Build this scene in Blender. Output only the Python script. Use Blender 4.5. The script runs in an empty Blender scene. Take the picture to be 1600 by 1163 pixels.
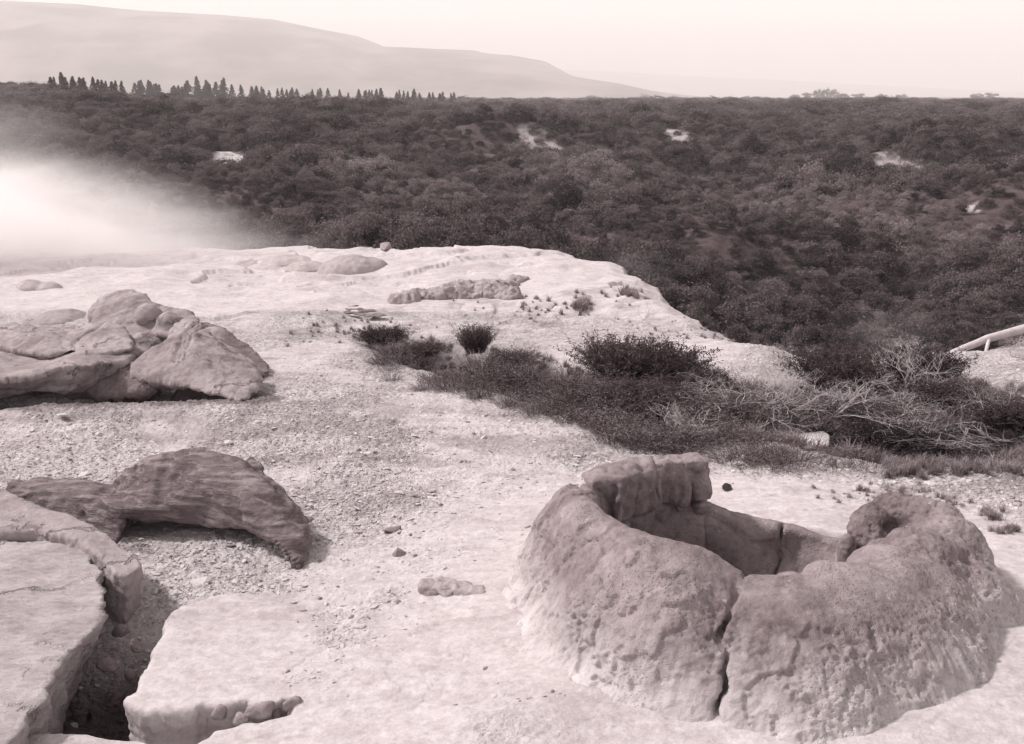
import bpy, bmesh, math, random
import numpy as np
from mathutils import Vector, Matrix, noise as mnoise
R = math.radians
random.seed(11)
rng = np.random.default_rng(7)
scene = bpy.context.scene
COL = scene.collection

# ------------------------------------------------------------------ camera
FPX, CX, CY, PITCH, CAMH = 1716.0, 800.0, 581.5, R(14.1), 2.5
cam_d = bpy.data.cameras.new("camera")
cam = bpy.data.objects.new("camera", cam_d); COL.objects.link(cam)
cam.location = (0, 0, CAMH); cam.rotation_euler = (math.pi/2 - PITCH, 0, 0)
cam_d.sensor_fit = 'HORIZONTAL'; cam_d.sensor_width = 36
cam_d.lens = 36 * FPX / 1600.0
cam_d.clip_start = 0.05; cam_d.clip_end = 40000
scene.camera = cam

# ------------------------------------------------------------------ world, sun, exposure
SUN_EL, SUN_AZ = R(48), R(-78)        # azimuth from +Y towards +X : the sun stands left, slightly beyond the rocks
world = bpy.data.worlds.new("World"); scene.world = world; world.use_nodes = True
nt = world.node_tree; nt.nodes.clear()
o_ = nt.nodes.new('ShaderNodeOutputWorld'); bg = nt.nodes.new('ShaderNodeBackground')
sky = nt.nodes.new('ShaderNodeTexSky'); sky.sky_type = 'NISHITA'; sky.sun_disc = False
sky.sun_elevation = SUN_EL; sky.sun_rotation = SUN_AZ
sky.air_density = 1.0; sky.dust_density = 1.0; sky.altitude = 200; sky.ozone_density = 1.0
bw = nt.nodes.new('ShaderNodeRGBToBW')
mx = nt.nodes.new('ShaderNodeMix'); mx.data_type = 'RGBA'; mx.blend_type = 'MULTIPLY'; mx.inputs[0].default_value = 1
mx.inputs[7].default_value = (1.0, 0.95, 0.93, 1)     # the toned print's single hue
nt.links.new(sky.outputs[0], bw.inputs[0]); nt.links.new(bw.outputs[0], mx.inputs[6])
nt.links.new(mx.outputs[2], bg.inputs[0]); bg.inputs[1].default_value = 0.15
nt.links.new(bg.outputs[0], o_.inputs[0])
sun_d = bpy.data.lights.new("sun", 'SUN'); sun_d.energy = 2.1; sun_d.angle = R(6); sun_d.color = (1, 0.96, 0.935)
sun = bpy.data.objects.new("sun", sun_d); COL.objects.link(sun)
sdir = Vector((math.sin(SUN_AZ)*math.cos(SUN_EL), math.cos(SUN_AZ)*math.cos(SUN_EL), math.sin(SUN_EL)))
sun.rotation_euler = sdir.to_track_quat('Z', 'Y').to_euler()
vs = scene.view_settings
vs.view_transform = 'Standard'; vs.look = 'None'; vs.exposure = 1.15; vs.gamma = 1; vs.use_curve_mapping = False
scene.cycles.volume_bounces = 6
scene.cycles.max_bounces = 8
scene.cycles.transparent_max_bounces = 16
scene.cycles.volume_step_rate = 1.0

# ------------------------------------------------------------------ pixel -> world helpers (used to survey the place once)
cp, sp = math.cos(PITCH), math.sin(PITCH)
def ray(px, py):
    dx = (px-CX)/FPX; dy = -(py-CY)/FPX
    return Vector((dx, cp + dy*sp, -sp + dy*cp))
def P(px, py, y):
    d = ray(px, py); t = y/d.y
    return Vector((d.x*t, y, CAMH + d.z*t))
def G(px, py, z=0.0):
    d = ray(px, py); t = (z-CAMH)/d.z
    return Vector((d.x*t, d.y*t, z))

# ------------------------------------------------------------------ numpy noise
_perm = np.random.default_rng(3).permutation(256); _perm = np.concatenate([_perm, _perm, _perm])
_g3 = np.random.default_rng(5).normal(size=(256, 3)); _g3 /= np.linalg.norm(_g3, axis=1)[:, None]
def perlin(x, y, z=None):
    if z is None: z = np.zeros_like(x) + 0.37
    xi = np.floor(x).astype(np.int64); yi = np.floor(y).astype(np.int64); zi = np.floor(z).astype(np.int64)
    xf, yf, zf = x-xi, y-yi, z-zi
    u = xf*xf*xf*(xf*(xf*6-15)+10); v = yf*yf*yf*(yf*(yf*6-15)+10); w = zf*zf*zf*(zf*(zf*6-15)+10)
    xi &= 255; yi &= 255; zi &= 255
    def g(a, b, c):
        h = _perm[_perm[_perm[xi+a]+yi+b]+zi+c]; gr = _g3[h]
        return gr[..., 0]*(xf-a)+gr[..., 1]*(yf-b)+gr[..., 2]*(zf-c)
    x00 = g(0,0,0)*(1-u)+g(1,0,0)*u; x10 = g(0,1,0)*(1-u)+g(1,1,0)*u
    x01 = g(0,0,1)*(1-u)+g(1,0,1)*u; x11 = g(0,1,1)*(1-u)+g(1,1,1)*u
    return ((x00*(1-v)+x10*v)*(1-w)+(x01*(1-v)+x11*v)*w)*1.6
def fbm(x, y, z=None, s=1.0, o=4, gain=0.5, off=0.0, ridged=False):
    r = np.zeros_like(x); a = 1.0; f = s; t = 0
    for k in range(o):
        n = perlin(x*f+off+k*17.3, y*f-off+k*9.1, None if z is None else z*f+k*5.7)
        if ridged: n = 1-2*np.abs(n)
        r += a*n; t += a; a *= gain; f *= 2.03
    return r/t
def sstep(a, b, x):
    t = np.clip((x-a)/(b-a), 0, 1); return t*t*(3-2*t)
def poly_sd(x, y, pts):
    """signed distance to a closed polygon, negative inside"""
    d2 = np.full(x.shape, 1e18); inside = np.zeros(x.shape, bool)
    n = len(pts)
    for i in range(n):
        x0, y0 = pts[i][0], pts[i][1]; x1, y1 = pts[(i+1) % n][0], pts[(i+1) % n][1]
        ex, ey = x1-x0, y1-y0
        t = np.clip(((x-x0)*ex+(y-y0)*ey)/(ex*ex+ey*ey+1e-12), 0, 1)
        d2 = np.minimum(d2, (x-x0-t*ex)**2+(y-y0-t*ey)**2)
        c = ((y0 > y) != (y1 > y)) & (x < ex*(y-y0)/((ey if abs(ey) > 1e-12 else 1e-12))+x0)
        inside ^= c
    d = np.sqrt(d2); return np.where(inside, -d, d)
def line_d(x, y, pts):
    d2 = np.full(x.shape, 1e18)
    for i in range(len(pts)-1):
        x0, y0 = pts[i][0], pts[i][1]; x1, y1 = pts[i+1][0], pts[i+1][1]
        ex, ey = x1-x0, y1-y0
        t = np.clip(((x-x0)*ex+(y-y0)*ey)/(ex*ex+ey*ey+1e-12), 0, 1)
        d2 = np.minimum(d2, (x-x0-t*ex)**2+(y-y0-t*ey)**2)
    return np.sqrt(d2)

# ------------------------------------------------------------------ object helpers
def tag(o, label=None, cat=None, group=None, kind=None):
    if label: o['label'] = label
    if cat: o['category'] = cat
    if group: o['group'] = group
    if kind: o['kind'] = kind
    return o
def mesh_np(name, V, Fq, mat=None, smooth=True, attrs=None):
    me = bpy.data.meshes.new(name); V = np.asarray(V, np.float32); Fq = np.asarray(Fq, np.int32)
    k = Fq.shape[1]
    me.vertices.add(len(V)); me.vertices.foreach_set('co', V.ravel())
    me.loops.add(Fq.size); me.loops.foreach_set('vertex_index', Fq.ravel())
    me.polygons.add(len(Fq)); me.polygons.foreach_set('loop_start', np.arange(0, Fq.size, k, dtype=np.int32))
    me.update(calc_edges=True)
    me.polygons.foreach_set('use_smooth', np.full(len(Fq), smooth))
    if attrs:
        for n, a in attrs.items():
            at = me.attributes.new(n, 'FLOAT', 'POINT'); at.data.foreach_set('value', np.asarray(a, np.float32).ravel())
    if mat: me.materials.append(mat)
    return me
def link(name, me, parent=None, loc=None):
    o = bpy.data.objects.new(name, me); COL.objects.link(o)
    if parent: o.parent = parent
    if loc is not None: o.location = loc
    return o
def empty(name, loc=(0, 0, 0), rz=0.0):
    o = bpy.data.objects.new(name, None); COL.objects.link(o); o.location = loc; o.rotation_euler = (0, 0, rz)
    o.empty_display_size = 0.1
    return o
def grid_faces(nr, nc, wrap=False):
    i = np.arange(nr-1)[:, None]; j = np.arange(nc if wrap else nc-1)[None, :]
    j1 = (j+1) % nc
    return np.stack([i*nc+j, i*nc+j1, (i+1)*nc+j1, (i+1)*nc+j], -1).reshape(-1, 4)

# ------------------------------------------------------------------ materials
def newmat(name):
    m = bpy.data.materials.new(name); m.use_nodes = True; t = m.node_tree; t.nodes.clear()
    out = t.nodes.new('ShaderNodeOutputMaterial'); b = t.nodes.new('ShaderNodeBsdfPrincipled')
    b.inputs['Roughness'].default_value = 0.95; b.inputs['Specular IOR Level'].default_value = 0.15
    t.links.new(b.outputs[0], out.inputs[0])
    return m, t, b
def N(t, ty, **kw):
    n = t.nodes.new(ty)
    for k, v in kw.items():
        if k == 'inp':
            for a, c in v.items(): n.inputs[a].default_value = c
        else: setattr(n, k, v)
    return n
def noise_n(t, vec, scale, detail=6, rough=0.6, dist=0.0):
    n = N(t, 'ShaderNodeTexNoise', inp={'Scale': scale, 'Detail': detail, 'Roughness': rough, 'Distortion': dist})
    t.links.new(vec, n.inputs['Vector']); return n.outputs[0]
def ramp(t, val, a, b, ca=(0,0,0,1), cb=(1,1,1,1)):
    if a > b: a, b, ca, cb = b, a, cb, ca
    r = N(t, 'ShaderNodeValToRGB'); r.color_ramp.elements[0].position = a; r.color_ramp.elements[1].position = b
    r.color_ramp.elements[0].color = ca; r.color_ramp.elements[1].color = cb
    t.links.new(val, r.inputs[0]); return r.outputs[0]
def mixc(t, fac, a, b, mode='MIX'):
    m = N(t, 'ShaderNodeMix', data_type='RGBA', blend_type=mode)
    if isinstance(fac, (int, float)): m.inputs[0].default_value = fac
    else: t.links.new(fac, m.inputs[0])
    for i, c in ((6, a), (7, b)):
        if isinstance(c, tuple): m.inputs[i].default_value = c if len(c) == 4 else (*c, 1)
        else: t.links.new(c, m.inputs[i])
    return m.outputs[2]
def mth(t, op, a, b=0.0, clamp=False):
    m = N(t, 'ShaderNodeMath', operation=op, use_clamp=clamp)
    for i, c in ((0, a), (1, b)):
        if isinstance(c, (int, float)): m.inputs[i].default_value = c
        else: t.links.new(c, m.inputs[i])
    return m.outputs[0]
def coords(t, scale=(1, 1, 1), kind='Object'):
    c = N(t, 'ShaderNodeTexCoord'); mp = N(t, 'ShaderNodeMapping'); mp.inputs['Scale'].default_value = scale
    t.links.new(c.outputs[kind], mp.inputs[0]); return mp.outputs[0]
def bump(t, b, height, strength, dist, prev=None):
    n = N(t, 'ShaderNodeBump', inp={'Strength': strength, 'Distance': dist})
    t.links.new(height, n.inputs['Height'])
    if prev is not None: t.links.new(prev, n.inputs['Normal'])
    t.links.new(n.outputs[0], b.inputs['Normal']); return n.outputs[0]
def tone(v):
    """one toned-print grey: v = luminance albedo; darks lean to purple brown"""
    k = max(0.0, min(1.0, v))**0.45
    g = 0.56+0.45*k; bl = 0.61+0.405*k
    return (v*1.06, v*1.06*g, v*1.06*bl)

def rock_mat(name, lo, hi, scale=3.0, bumpd=0.02, stretch=(1, 1, 1), pits=0.0, pitscale=40, spots=None, contrast=(0.3, 0.7), stria=None, crust=None, cracks=None):
    m, t, b = newmat(name)
    v = coords(t, stretch)
    n1 = noise_n(t, v, scale, 8, 0.62); n2 = noise_n(t, v, scale*7, 8, 0.7)
    f = mth(t, 'ADD', mth(t, 'MULTIPLY', n1, 0.6), mth(t, 'MULTIPLY', n2, 0.4))
    c = ramp(t, f, contrast[0], contrast[1], (*tone(lo), 1), (*tone(hi), 1))
    h = n2
    if stria:
        v2 = coords(t, stria)
        n3 = noise_n(t, v2, 1.0, 6, 0.7, 0.3)
        c = mixc(t, ramp(t, n3, 0.48, 0.62), c, tone(hi*1.25))
        c = mixc(t, ramp(t, n3, 0.40, 0.30), c, tone(lo*0.55))
        h = mth(t, 'ADD', mth(t, 'MULTIPLY', n3, 1.6), n2)
    if pits > 0:
        vo = N(t, 'ShaderNodeTexVoronoi', feature='SMOOTH_F1', inp={'Scale': pitscale, 'Randomness': 1.0})
        vd = N(t, 'ShaderNodeVectorMath', operation='ADD'); t.links.new(v, vd.inputs[0])
        nn = N(t, 'ShaderNodeTexNoise', inp={'Scale': 12.0}); t.links.new(v, nn.inputs['Vector'])
        sc = N(t, 'ShaderNodeVectorMath', operation='SCALE', inp={3: 0.06}); t.links.new(nn.outputs[1], sc.inputs[0])
        t.links.new(sc.outputs[0], vd.inputs[1]); t.links.new(vd.outputs[0], vo.inputs['Vector'])
        pm = ramp(t, noise_n(t, v, scale*0.8, 4), 0.42, 0.58)
        pit = mth(t, 'MULTIPLY', ramp(t, vo.outputs[0], 0.32, 0.05), pm)
        c = mixc(t, mth(t, 'MULTIPLY', pit, pits), c, tone(lo*0.6))
        h = mth(t, 'SUBTRACT', h, mth(t, 'MULTIPLY', pit, 1.2*pits))
    if spots:
        sn = noise_n(t, v, spots[0], 5, 0.75)
        c = mixc(t, mth(t, 'MULTIPLY', ramp(t, sn, spots[1], spots[1]+0.06), 0.75), c, tone(min(0.8, hi*1.7)))
    if cracks:     # thin wandering fractures, only in places
        ve = N(t, 'ShaderNodeTexVoronoi', feature='DISTANCE_TO_EDGE', inp={'Scale': cracks[0]})
        nn = N(t, 'ShaderNodeTexNoise', inp={'Scale': 3.0, 'Detail': 6.0, 'Roughness': .65}); t.links.new(coords(t), nn.inputs['Vector'])
        sc = N(t, 'ShaderNodeVectorMath', operation='SCALE', inp={3: 0.8}); t.links.new(nn.outputs[1], sc.inputs[0])
        vd = N(t, 'ShaderNodeVectorMath', operation='ADD'); t.links.new(coords(t), vd.inputs[0]); t.links.new(sc.outputs[0], vd.inputs[1]); t.links.new(vd.outputs[0], ve.inputs['Vector'])
        ck = mth(t, 'MULTIPLY', ramp(t, ve.outputs['Distance'], .022, .004), ramp(t, noise_n(t, coords(t), 1.3, 3), .46, .56))
        c = mixc(t, mth(t, 'MULTIPLY', ck, cracks[1]), c, tone(lo*.4)); h = mth(t, 'SUBTRACT', h, mth(t, 'MULTIPLY', ck, 1.2))
    if crust:      # pale mineral crust deposited round the foot
        sx = N(t, 'ShaderNodeSeparateXYZ'); t.links.new(coords(t), sx.inputs[0])
        zz = mth(t, 'ADD', sx.outputs[2], mth(t, 'MULTIPLY', mth(t, 'SUBTRACT', noise_n(t, coords(t, (1, 1, .35)), 5.0, 7, .7), .5), 0.55))
        cb_ = N(t, 'ShaderNodeCombineXYZ'); t.links.new(sx.outputs[0], cb_.inputs[0]); t.links.new(sx.outputs[1], cb_.inputs[1])
        ln = N(t, 'ShaderNodeVectorMath', operation='LENGTH'); t.links.new(cb_.outputs[0], ln.inputs[0])
        c = mixc(t, mth(t, 'MULTIPLY', ramp(t, zz, crust[1], crust[0]), ramp(t, ln.outputs['Value'], .88, 1.0)), c, tone(0.56))
    t.links.new(c, b.inputs['Base Color'])
    bump(t, b, h, 0.9, bumpd)
    return m

# ground ------------------------------------------------------------
gm, t, b = newmat('sinter_ground')
v = coords(t); vS = coords(t, (1.0, 2.2, 1))
fine = noise_n(t, v, 38, 8, 0.75); med = noise_n(t, vS, 5.5, 8, 0.68, 0.4); big = noise_n(t, vS, 0.9, 5, 0.6, 0.5)
rub = N(t, 'ShaderNodeAttribute', attribute_name='rubble').outputs['Fac']
soil = N(t, 'ShaderNodeAttribute', attribute_name='soil').outputs['Fac']
f = mth(t, 'ADD', mth(t, 'MULTIPLY', med, 0.55), mth(t, 'MULTIPLY', fine, 0.45))
cr = ramp(t, f, 0.36, 0.58, (*tone(0.36), 1), (*tone(0.64), 1))
fs = mth(t, 'ADD', mth(t, 'MULTIPLY', med, 0.35), mth(t, 'MULTIPLY', noise_n(t, coords(t), 21, 10, 0.8), 0.65))
cs = ramp(t, fs, 0.34, 0.60, (*tone(0.34), 1), (*tone(0.57), 1))
c = mixc(t, rub, cs, cr)
c = mixc(t, mth(t, 'MULTIPLY', ramp(t, noise_n(t, coords(t), 9, 8, .8), .57, .67), .5), c, tone(0.26))
c = mixc(t, mth(t, 'MULTIPLY', ramp(t, big, 0.52, 0.68), 0.45), c, mixc(t, 1.0, c, (0.62, 0.56, 0.58), 'MULTIPLY'))
vo = N(t, 'ShaderNodeTexVoronoi', feature='F1', inp={'Scale': 26.0}); t.links.new(vS, vo.inputs['Vector'])
vo2 = N(t, 'ShaderNodeTexVoronoi', feature='F1', inp={'Scale': 75.0}); t.links.new(v, vo2.inputs['Vector'])
peb = mth(t, 'MULTIPLY', ramp(t, vo.outputs['Distance'], 0.42, 0.2), rub)
c = mixc(t, mth(t, 'MULTIPLY', ramp(t, vo2.outputs['Color'], 0.66, 0.8), mth(t, 'MULTIPLY', rub, 0.6)), c, tone(0.22))
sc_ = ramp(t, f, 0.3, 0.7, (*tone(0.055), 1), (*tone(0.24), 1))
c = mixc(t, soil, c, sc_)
t.links.new(c, b.inputs['Base Color'])
h = mth(t, 'ADD', mth(t, 'MULTIPLY', fine, 1.0), mth(t, 'MULTIPLY', peb, 0.8))
h = mth(t, 'ADD', h, mth(t, 'MULTIPLY', ramp(t, vo2.outputs['Distance'], 0.4, 0.1), mth(t, 'MULTIPLY', rub, 0.5)))
bs = N(t, 'ShaderNodeBump', inp={'Distance': 0.022}); t.links.new(h, bs.inputs['Height'])
t.links.new(mth(t, 'ADD', mth(t, 'MULTIPLY', mth(t, 'MAXIMUM', rub, soil), 0.55), 0.45), bs.inputs['Strength'])
t.links.new(bs.outputs[0], b.inputs['Normal'])
M_GROUND = gm

hm, t, b = newmat('hill_ground')
v = coords(t)
n1 = noise_n(t, v, 0.05, 8, 0.65); n2 = noise_n(t, v, 0.8, 6, 0.7)
bare = N(t, 'ShaderNodeAttribute', attribute_name='bare').outputs['Fac']
c = ramp(t, mth(t, 'ADD', mth(t, 'MULTIPLY', n1, 0.5), mth(t, 'MULTIPLY', n2, 0.5)), 0.35, 0.65, (*tone(0.05), 1), (*tone(0.13), 1))
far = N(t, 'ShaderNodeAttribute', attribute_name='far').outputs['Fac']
op = N(t, 'ShaderNodeAttribute', attribute_name='open').outputs['Fac']
c = mixc(t, op, c, ramp(t, n2, 0.35, 0.65, (*tone(0.04), 1), (*tone(0.11), 1)))
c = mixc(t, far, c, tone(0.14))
c = mixc(t, bare, c, ramp(t, n2, 0.35, 0.6, (*tone(0.25), 1), (*tone(0.6), 1)))
t.links.new(c, b.inputs['Base Color'])
bump(t, b, n2, 0.6, 0.4)
M_HILL = hm

mm, t, b = newmat('mountain')
v = coords(t); n1 = noise_n(t, v, 0.004, 8, 0.6)
t.links.new(ramp(t, n1, 0.40, 0.60, (*tone(0.03), 1), (*tone(0.20), 1)), b.inputs['Base Color'])
M_MTN = mm

M_CONE = rock_mat('grey_sinter', 0.12, 0.32, 1.9, 0.024, pits=0.22, pitscale=80, spots=(18.0, 0.64), contrast=(0.38, 0.60), crust=(0.0, 0.36))
M_SMOOTH = rock_mat('smooth_sinter', 0.17, 0.43, 2.4, 0.022, cracks=(1.1, .25), contrast=(0.34, 0.66))
M_ROCK = rock_mat('dark_rock', 0.11, 0.27, 3.5, 0.02, pits=0.4, contrast=(0.33, 0.66))
M_SLAB = rock_mat('pale_slab', 0.22, 0.53, 2.6, 0.035, cracks=(.9, .35), spots=(14, .66), stretch=(1, 2.0, 5), contrast=(0.3, 0.6))
M_LOG = rock_mat('striated_rock', 0.085, 0.25, 3.0, 0.03, stria=(2.6, 14, 30), contrast=(0.33, 0.66))
M_SLABG = rock_mat('grey_slab', 0.19, 0.42, 2.4, 0.03, cracks=(1.0, .25), contrast=(0.3, 0.62))
M_LAYER = rock_mat('layered_rock', 0.22, 0.44, 5.0, 0.012, contrast=(.3, .62))
M_STONE = rock_mat('pale_stone', 0.35, 0.68, 20, 0.004, contrast=(0.3, 0.6))
M_STONED = rock_mat('grey_stone', 0.14, 0.34, 20, 0.004, contrast=(0.3, 0.6))
M_BLACK = rock_mat('black_stone', 0.02, 0.05, 20, 0.004)
M_DOME = rock_mat('pale_dome', 0.24, 0.46, 2, 0.02, contrast=(0.3, 0.65))

def leaf_mat(name, lo, hi, transl=0.25):
    m, t, b = newmat(name)
    oi = N(t, 'ShaderNodeObjectInfo'); lv = N(t, 'ShaderNodeAttribute', attribute_name='leaf')
    f = mth(t, 'ADD', mth(t, 'MULTIPLY', oi.outputs['Random'], 0.55), mth(t, 'MULTIPLY', lv.outputs['Fac'], 0.45))
    c = ramp(t, f, 0.1, 0.95, (*tone(lo), 1), (*tone(hi), 1))
    t.links.new(c, b.inputs['Base Color']); b.inputs['Roughness'].default_value = 0.7
    tr = N(t, 'ShaderNodeBsdfTranslucent'); t.links.new(c, tr.inputs[0])
    ms = N(t, 'ShaderNodeMixShader', inp={0: transl}); t.links.new(b.outputs[0], ms.inputs[1]); t.links.new(tr.outputs[0], ms.inputs[2])
    t.links.new(ms.outputs[0], t.nodes['Material Output'].inputs[0])
    return m
M_SCRUB = leaf_mat('scrub_leaves', 0.018, 0.24)
M_SCRUBP = leaf_mat('pale_scrub_leaves', 0.12, 0.34)
M_PINE = leaf_mat('pine_needles', 0.04, 0.11)
M_BUSH = leaf_mat('bush_leaves', 0.035, 0.12)
M_HEATH = leaf_mat('heath_leaves', 0.09, 0.32)
M_DRY = leaf_mat('dry_grass', 0.15, 0.42)
M_BARK = rock_mat('bark', 0.05, 0.12, 10, 0.01)
M_DEAD = rock_mat('dead_wood', 0.36, 0.6, 12, 0.006, stretch=(1, 1, 1))

# ------------------------------------------------------------------ terrain shape
rim_px = [(-900,402),(-300,400),(0,394),(200,391),(420,386),(600,388),(760,390),(880,397),(960,411),(1000,432),(1030,460),(1055,478),(1095,505),(1140,526),(1200,545),(1272,562),
          (1320,556),(1400,545),(1480,540),(1600,530),(1800,522),(2600,520)]
RIM = [tuple(G(a, b_)[:2]) for a, b_ in rim_px] + [(40, -8), (-40, -8)]
gul_px = [(545,528),(600,560),(700,592),(800,622),(900,648),(1000,671),(1100,680),(1200,692),(1300,708),(1400,727),(1500,733),(1590,735),(1670,700),
          (1690,660),(1600,628),(1500,600),(1390,588),(1260,597),(1100,592),(1000,585),(900,566),(800,540),(720,522),(620,514)]
GUL = [tuple(G(a, b_)[:2]) for a, b_ in gul_px]
tr_px = [(150,905),(200,885),(235,900),(300,935),(262,975),(240,1010),(260,1100),(440,1100),(440,1112),(330,1135),(290,1160),(200,1152),(40,1142),(-40,1120),(20,1000)]
TRN = [tuple(G(a, b_)[:2]) for a, b_ in tr_px]
POT = Vector((1.27, 5.08)); 
def ell(x, y, c, rx, ry):
    return np.sqrt(((x-c[0])/rx)**2+((y-c[1])/ry)**2)
def gauss(x, y, px, py, sx, sy, z=0.0):
    c = G(px, py, z); return np.exp(-((x-c.x)/sx)**2-((y-c.y)/sy)**2)
vd = np.array([0, 18, 28, 42, 56, 75, 110, 150, 250, 400, 600, 900, 2000, 20000.])
vz = np.array([-6, -7.5, -9.2, -10, -9.8, -8.4, -7.6, -6.4, -4.6, -3.2, -2.4, -2.0, -2.0, -2.0])
def bump_at(x, y, px, d, sx, sy, rot=0.0):
    dx = (px-CX)/FPX; cx, cy = dx*d/cp, d
    c, s = math.cos(rot), math.sin(rot); u = (x-cx)*c+(y-cy)*s; w = -(x-cx)*s+(y-cy)*c
    return np.exp(-(u/sx)**2-(w/sy)**2)
def valley(x, y):
    d = np.sqrt(x*x+y*y); z = np.interp(d, vd, vz)
    amp = np.interp(d, [20, 60, 150, 300, 500, 900], [0.5, 1.2, 1.8, 1.2, 0.55, 0.25])
    z = z + amp*fbm(x, y, s=1/45., o=4, off=3.1)*2.3
    z += amp*0.8*fbm(x, y, s=1/14., o=2, off=8.1)*sstep(300, 120, d)
    z += 1.6*np.interp(d, [40, 70, 130, 200, 300], [0, 1, 1.5, 1.2, 0])*fbm(x, y*1.3, s=1/22., o=3, off=61, ridged=True)
    z += 9.0*bump_at(x, y, -60, 330, 60, 45) + 5.2*bump_at(x, y, 190, 190, 24, 22, .1)
    z += 2.6*bump_at(x, y, 500, 230, 50, 14, 0.0) + 3.4*bump_at(x, y, 760, 150, 30, 9, .1)
    z += 2.0*bump_at(x, y, 1500, 140, 26, 10, .35) + 2.6*bump_at(x, y, 1050, 190, 30, 12, -.2)
    z -= 4.0*bump_at(x, y, 1120, 115, 20, 16, .2)
    z += 3.0*bump_at(x, y, 1560, 85, 18, 12, .3) + 2.0*bump_at(x, y, 1650, 300, 60, 40)
    z += 1.8*bump_at(x, y, 1160, 72, 12, 5, .5) + 2.0*bump_at(x, y, 300, 95, 22, 10, -.1)
    return z
def near_h(x, y, detail=True):
    z = 0.05*fbm(x, y, s=0.35, o=3) + 0.03*fbm(x, y, s=1.3, o=3, off=2)
    sd = poly_sd(x, y, RIM)
    rimn = 0.35*fbm(x, y, s=0.8, o=4, off=5)
    sdn = sd+rimn*sstep(9, 12, y)*sstep(-2.5, -0.3, sd)
    g = poly_sd(x, y, GUL)+0.10*fbm(x, y, s=2.5, o=3, off=1)
    z -= 0.42*sstep(0.04, -0.6, g)
    r = ell(x, y, POT, 1.15, 1.02)
    z += 0.035*sstep(1.5, 1.0, r)+0.045*sstep(2.3, 1.2, r)
    z -= 0.55*sstep(0.92, 0.80, r)
    # far terrace: gentle domes and steps
    z += 0.10*gauss(x, y, 700, 400, 3.2, 2.6) + 0.12*gauss(x, y, 1000, 470, 1.4, 1.2) + 0.10*gauss(x, y, 1180, 555, .7, .5)
    z += 0.10*gauss(x, y, 470, 505, 0.9, 0.4) + 0.08*gauss(x, y, 545, 730, .25, .18) + .06*gauss(x, y, 620, 790, .25, .15)
    z += 0.10*gauss(x, y, 300, 650, 1.3, .45) + 0.10*gauss(x, y, 60, 660, 1.0, .4)
    far = sstep(11, 14, y)
    z += far*0.09*np.abs(fbm(x, y, s=0.55, o=4, off=9))*2 - far*0.05*sstep(.0, .03, fbm(x, y*1.6, s=0.40, o=4, off=12)) - far*0.04*sstep(.2, .22, fbm(x, y*1.6, s=0.40, o=4, off=12))
    z -= 0.16*gauss(x, y, 40, 632, 1.1, .30) + .08*gauss(x, y, 250, 620, .6, .25)
    # trench between the slabs
    tsd = poly_sd(x, y, TRN)+0.05*fbm(x, y, s=5, o=3, off=4)
    tr = sstep(0.05, -0.12, tsd)*sstep(G(300, 905).y, G(200, 1010).y, y)
    z -= 0.46*tr
    rub = sstep(0.06, -0.03, fbm(x, y, s=0.9, o=4, off=14)*0.35 - 0.15*sstep(0.2, 1.0, x-3) ) 
    rub = np.clip(rub, 0, 1)
    smooth_zone = np.maximum(sstep(2.35, 1.5, r), np.maximum(sstep(G(0, 930).y+.15, G(0, 960).y, y+0.15*fbm(x, y, s=2, o=3))*sstep(-2.2, -1.6, x), 0.85*sstep(12.4, 13.3, y)))
    rub = np.maximum((0.35+0.5*rub)*(1-smooth_zone), 0.42*sstep(-.08, .35, fbm(x, y, s=1.7, o=5, off=44))*sstep(1.25, 1.7, r)*sstep(12.5, 11, y))
    rub = np.maximum(rub, tr)
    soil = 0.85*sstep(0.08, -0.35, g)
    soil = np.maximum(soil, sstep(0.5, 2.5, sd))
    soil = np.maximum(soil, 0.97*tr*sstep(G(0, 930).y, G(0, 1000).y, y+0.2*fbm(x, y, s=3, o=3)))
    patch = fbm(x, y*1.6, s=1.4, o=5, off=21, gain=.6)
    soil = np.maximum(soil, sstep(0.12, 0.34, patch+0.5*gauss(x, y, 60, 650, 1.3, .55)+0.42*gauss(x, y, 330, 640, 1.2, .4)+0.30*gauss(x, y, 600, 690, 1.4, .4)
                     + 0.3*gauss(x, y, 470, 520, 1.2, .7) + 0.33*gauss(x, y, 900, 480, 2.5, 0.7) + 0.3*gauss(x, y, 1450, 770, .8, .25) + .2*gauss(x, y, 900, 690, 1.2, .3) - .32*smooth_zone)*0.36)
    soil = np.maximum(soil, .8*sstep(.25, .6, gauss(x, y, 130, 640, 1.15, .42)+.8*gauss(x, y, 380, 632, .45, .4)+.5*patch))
    if detail:
        z += (0.007+0.030*rub)*fbm(x, y, s=6, o=5, off=31, gain=.6) + rub*0.020*fbm(x, y, s=17, o=3, off=7, ridged=True)*sstep(14, 8, y)
        z += 0.02*soil*fbm(x, y, s=14, o=3, off=3)
        # thin crust steps on the smooth sheets
        st = fbm(x, y*1.4, s=1.1, o=5, off=41)
        z += 0.010*(1-rub)*fbm(x, y*1.5, s=2.6, o=5, off=52, ridged=True)*sstep(16, 9, y)
        z -= 0.005*(1-rub)*(sstep(.10, .16, st)+sstep(-.14, -.10, st)*.6)*sstep(16, 9, y)
    tt = 1-np.exp(-np.maximum(sdn, 0)/3.2)
    tt = sstep(0, 1, tt)*0.35+tt*0.65
    z = z*(1-tt)+valley(x, y)*tt
    z -= 0.10*sstep(-0.35, 0.05, sdn)*(1-tt)
    return z, rub, soil, sd
def hz(x, y):
    z = near_h(np.array([float(x)]), np.array([float(y)]), False)[0][0]; return float(z)

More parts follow.
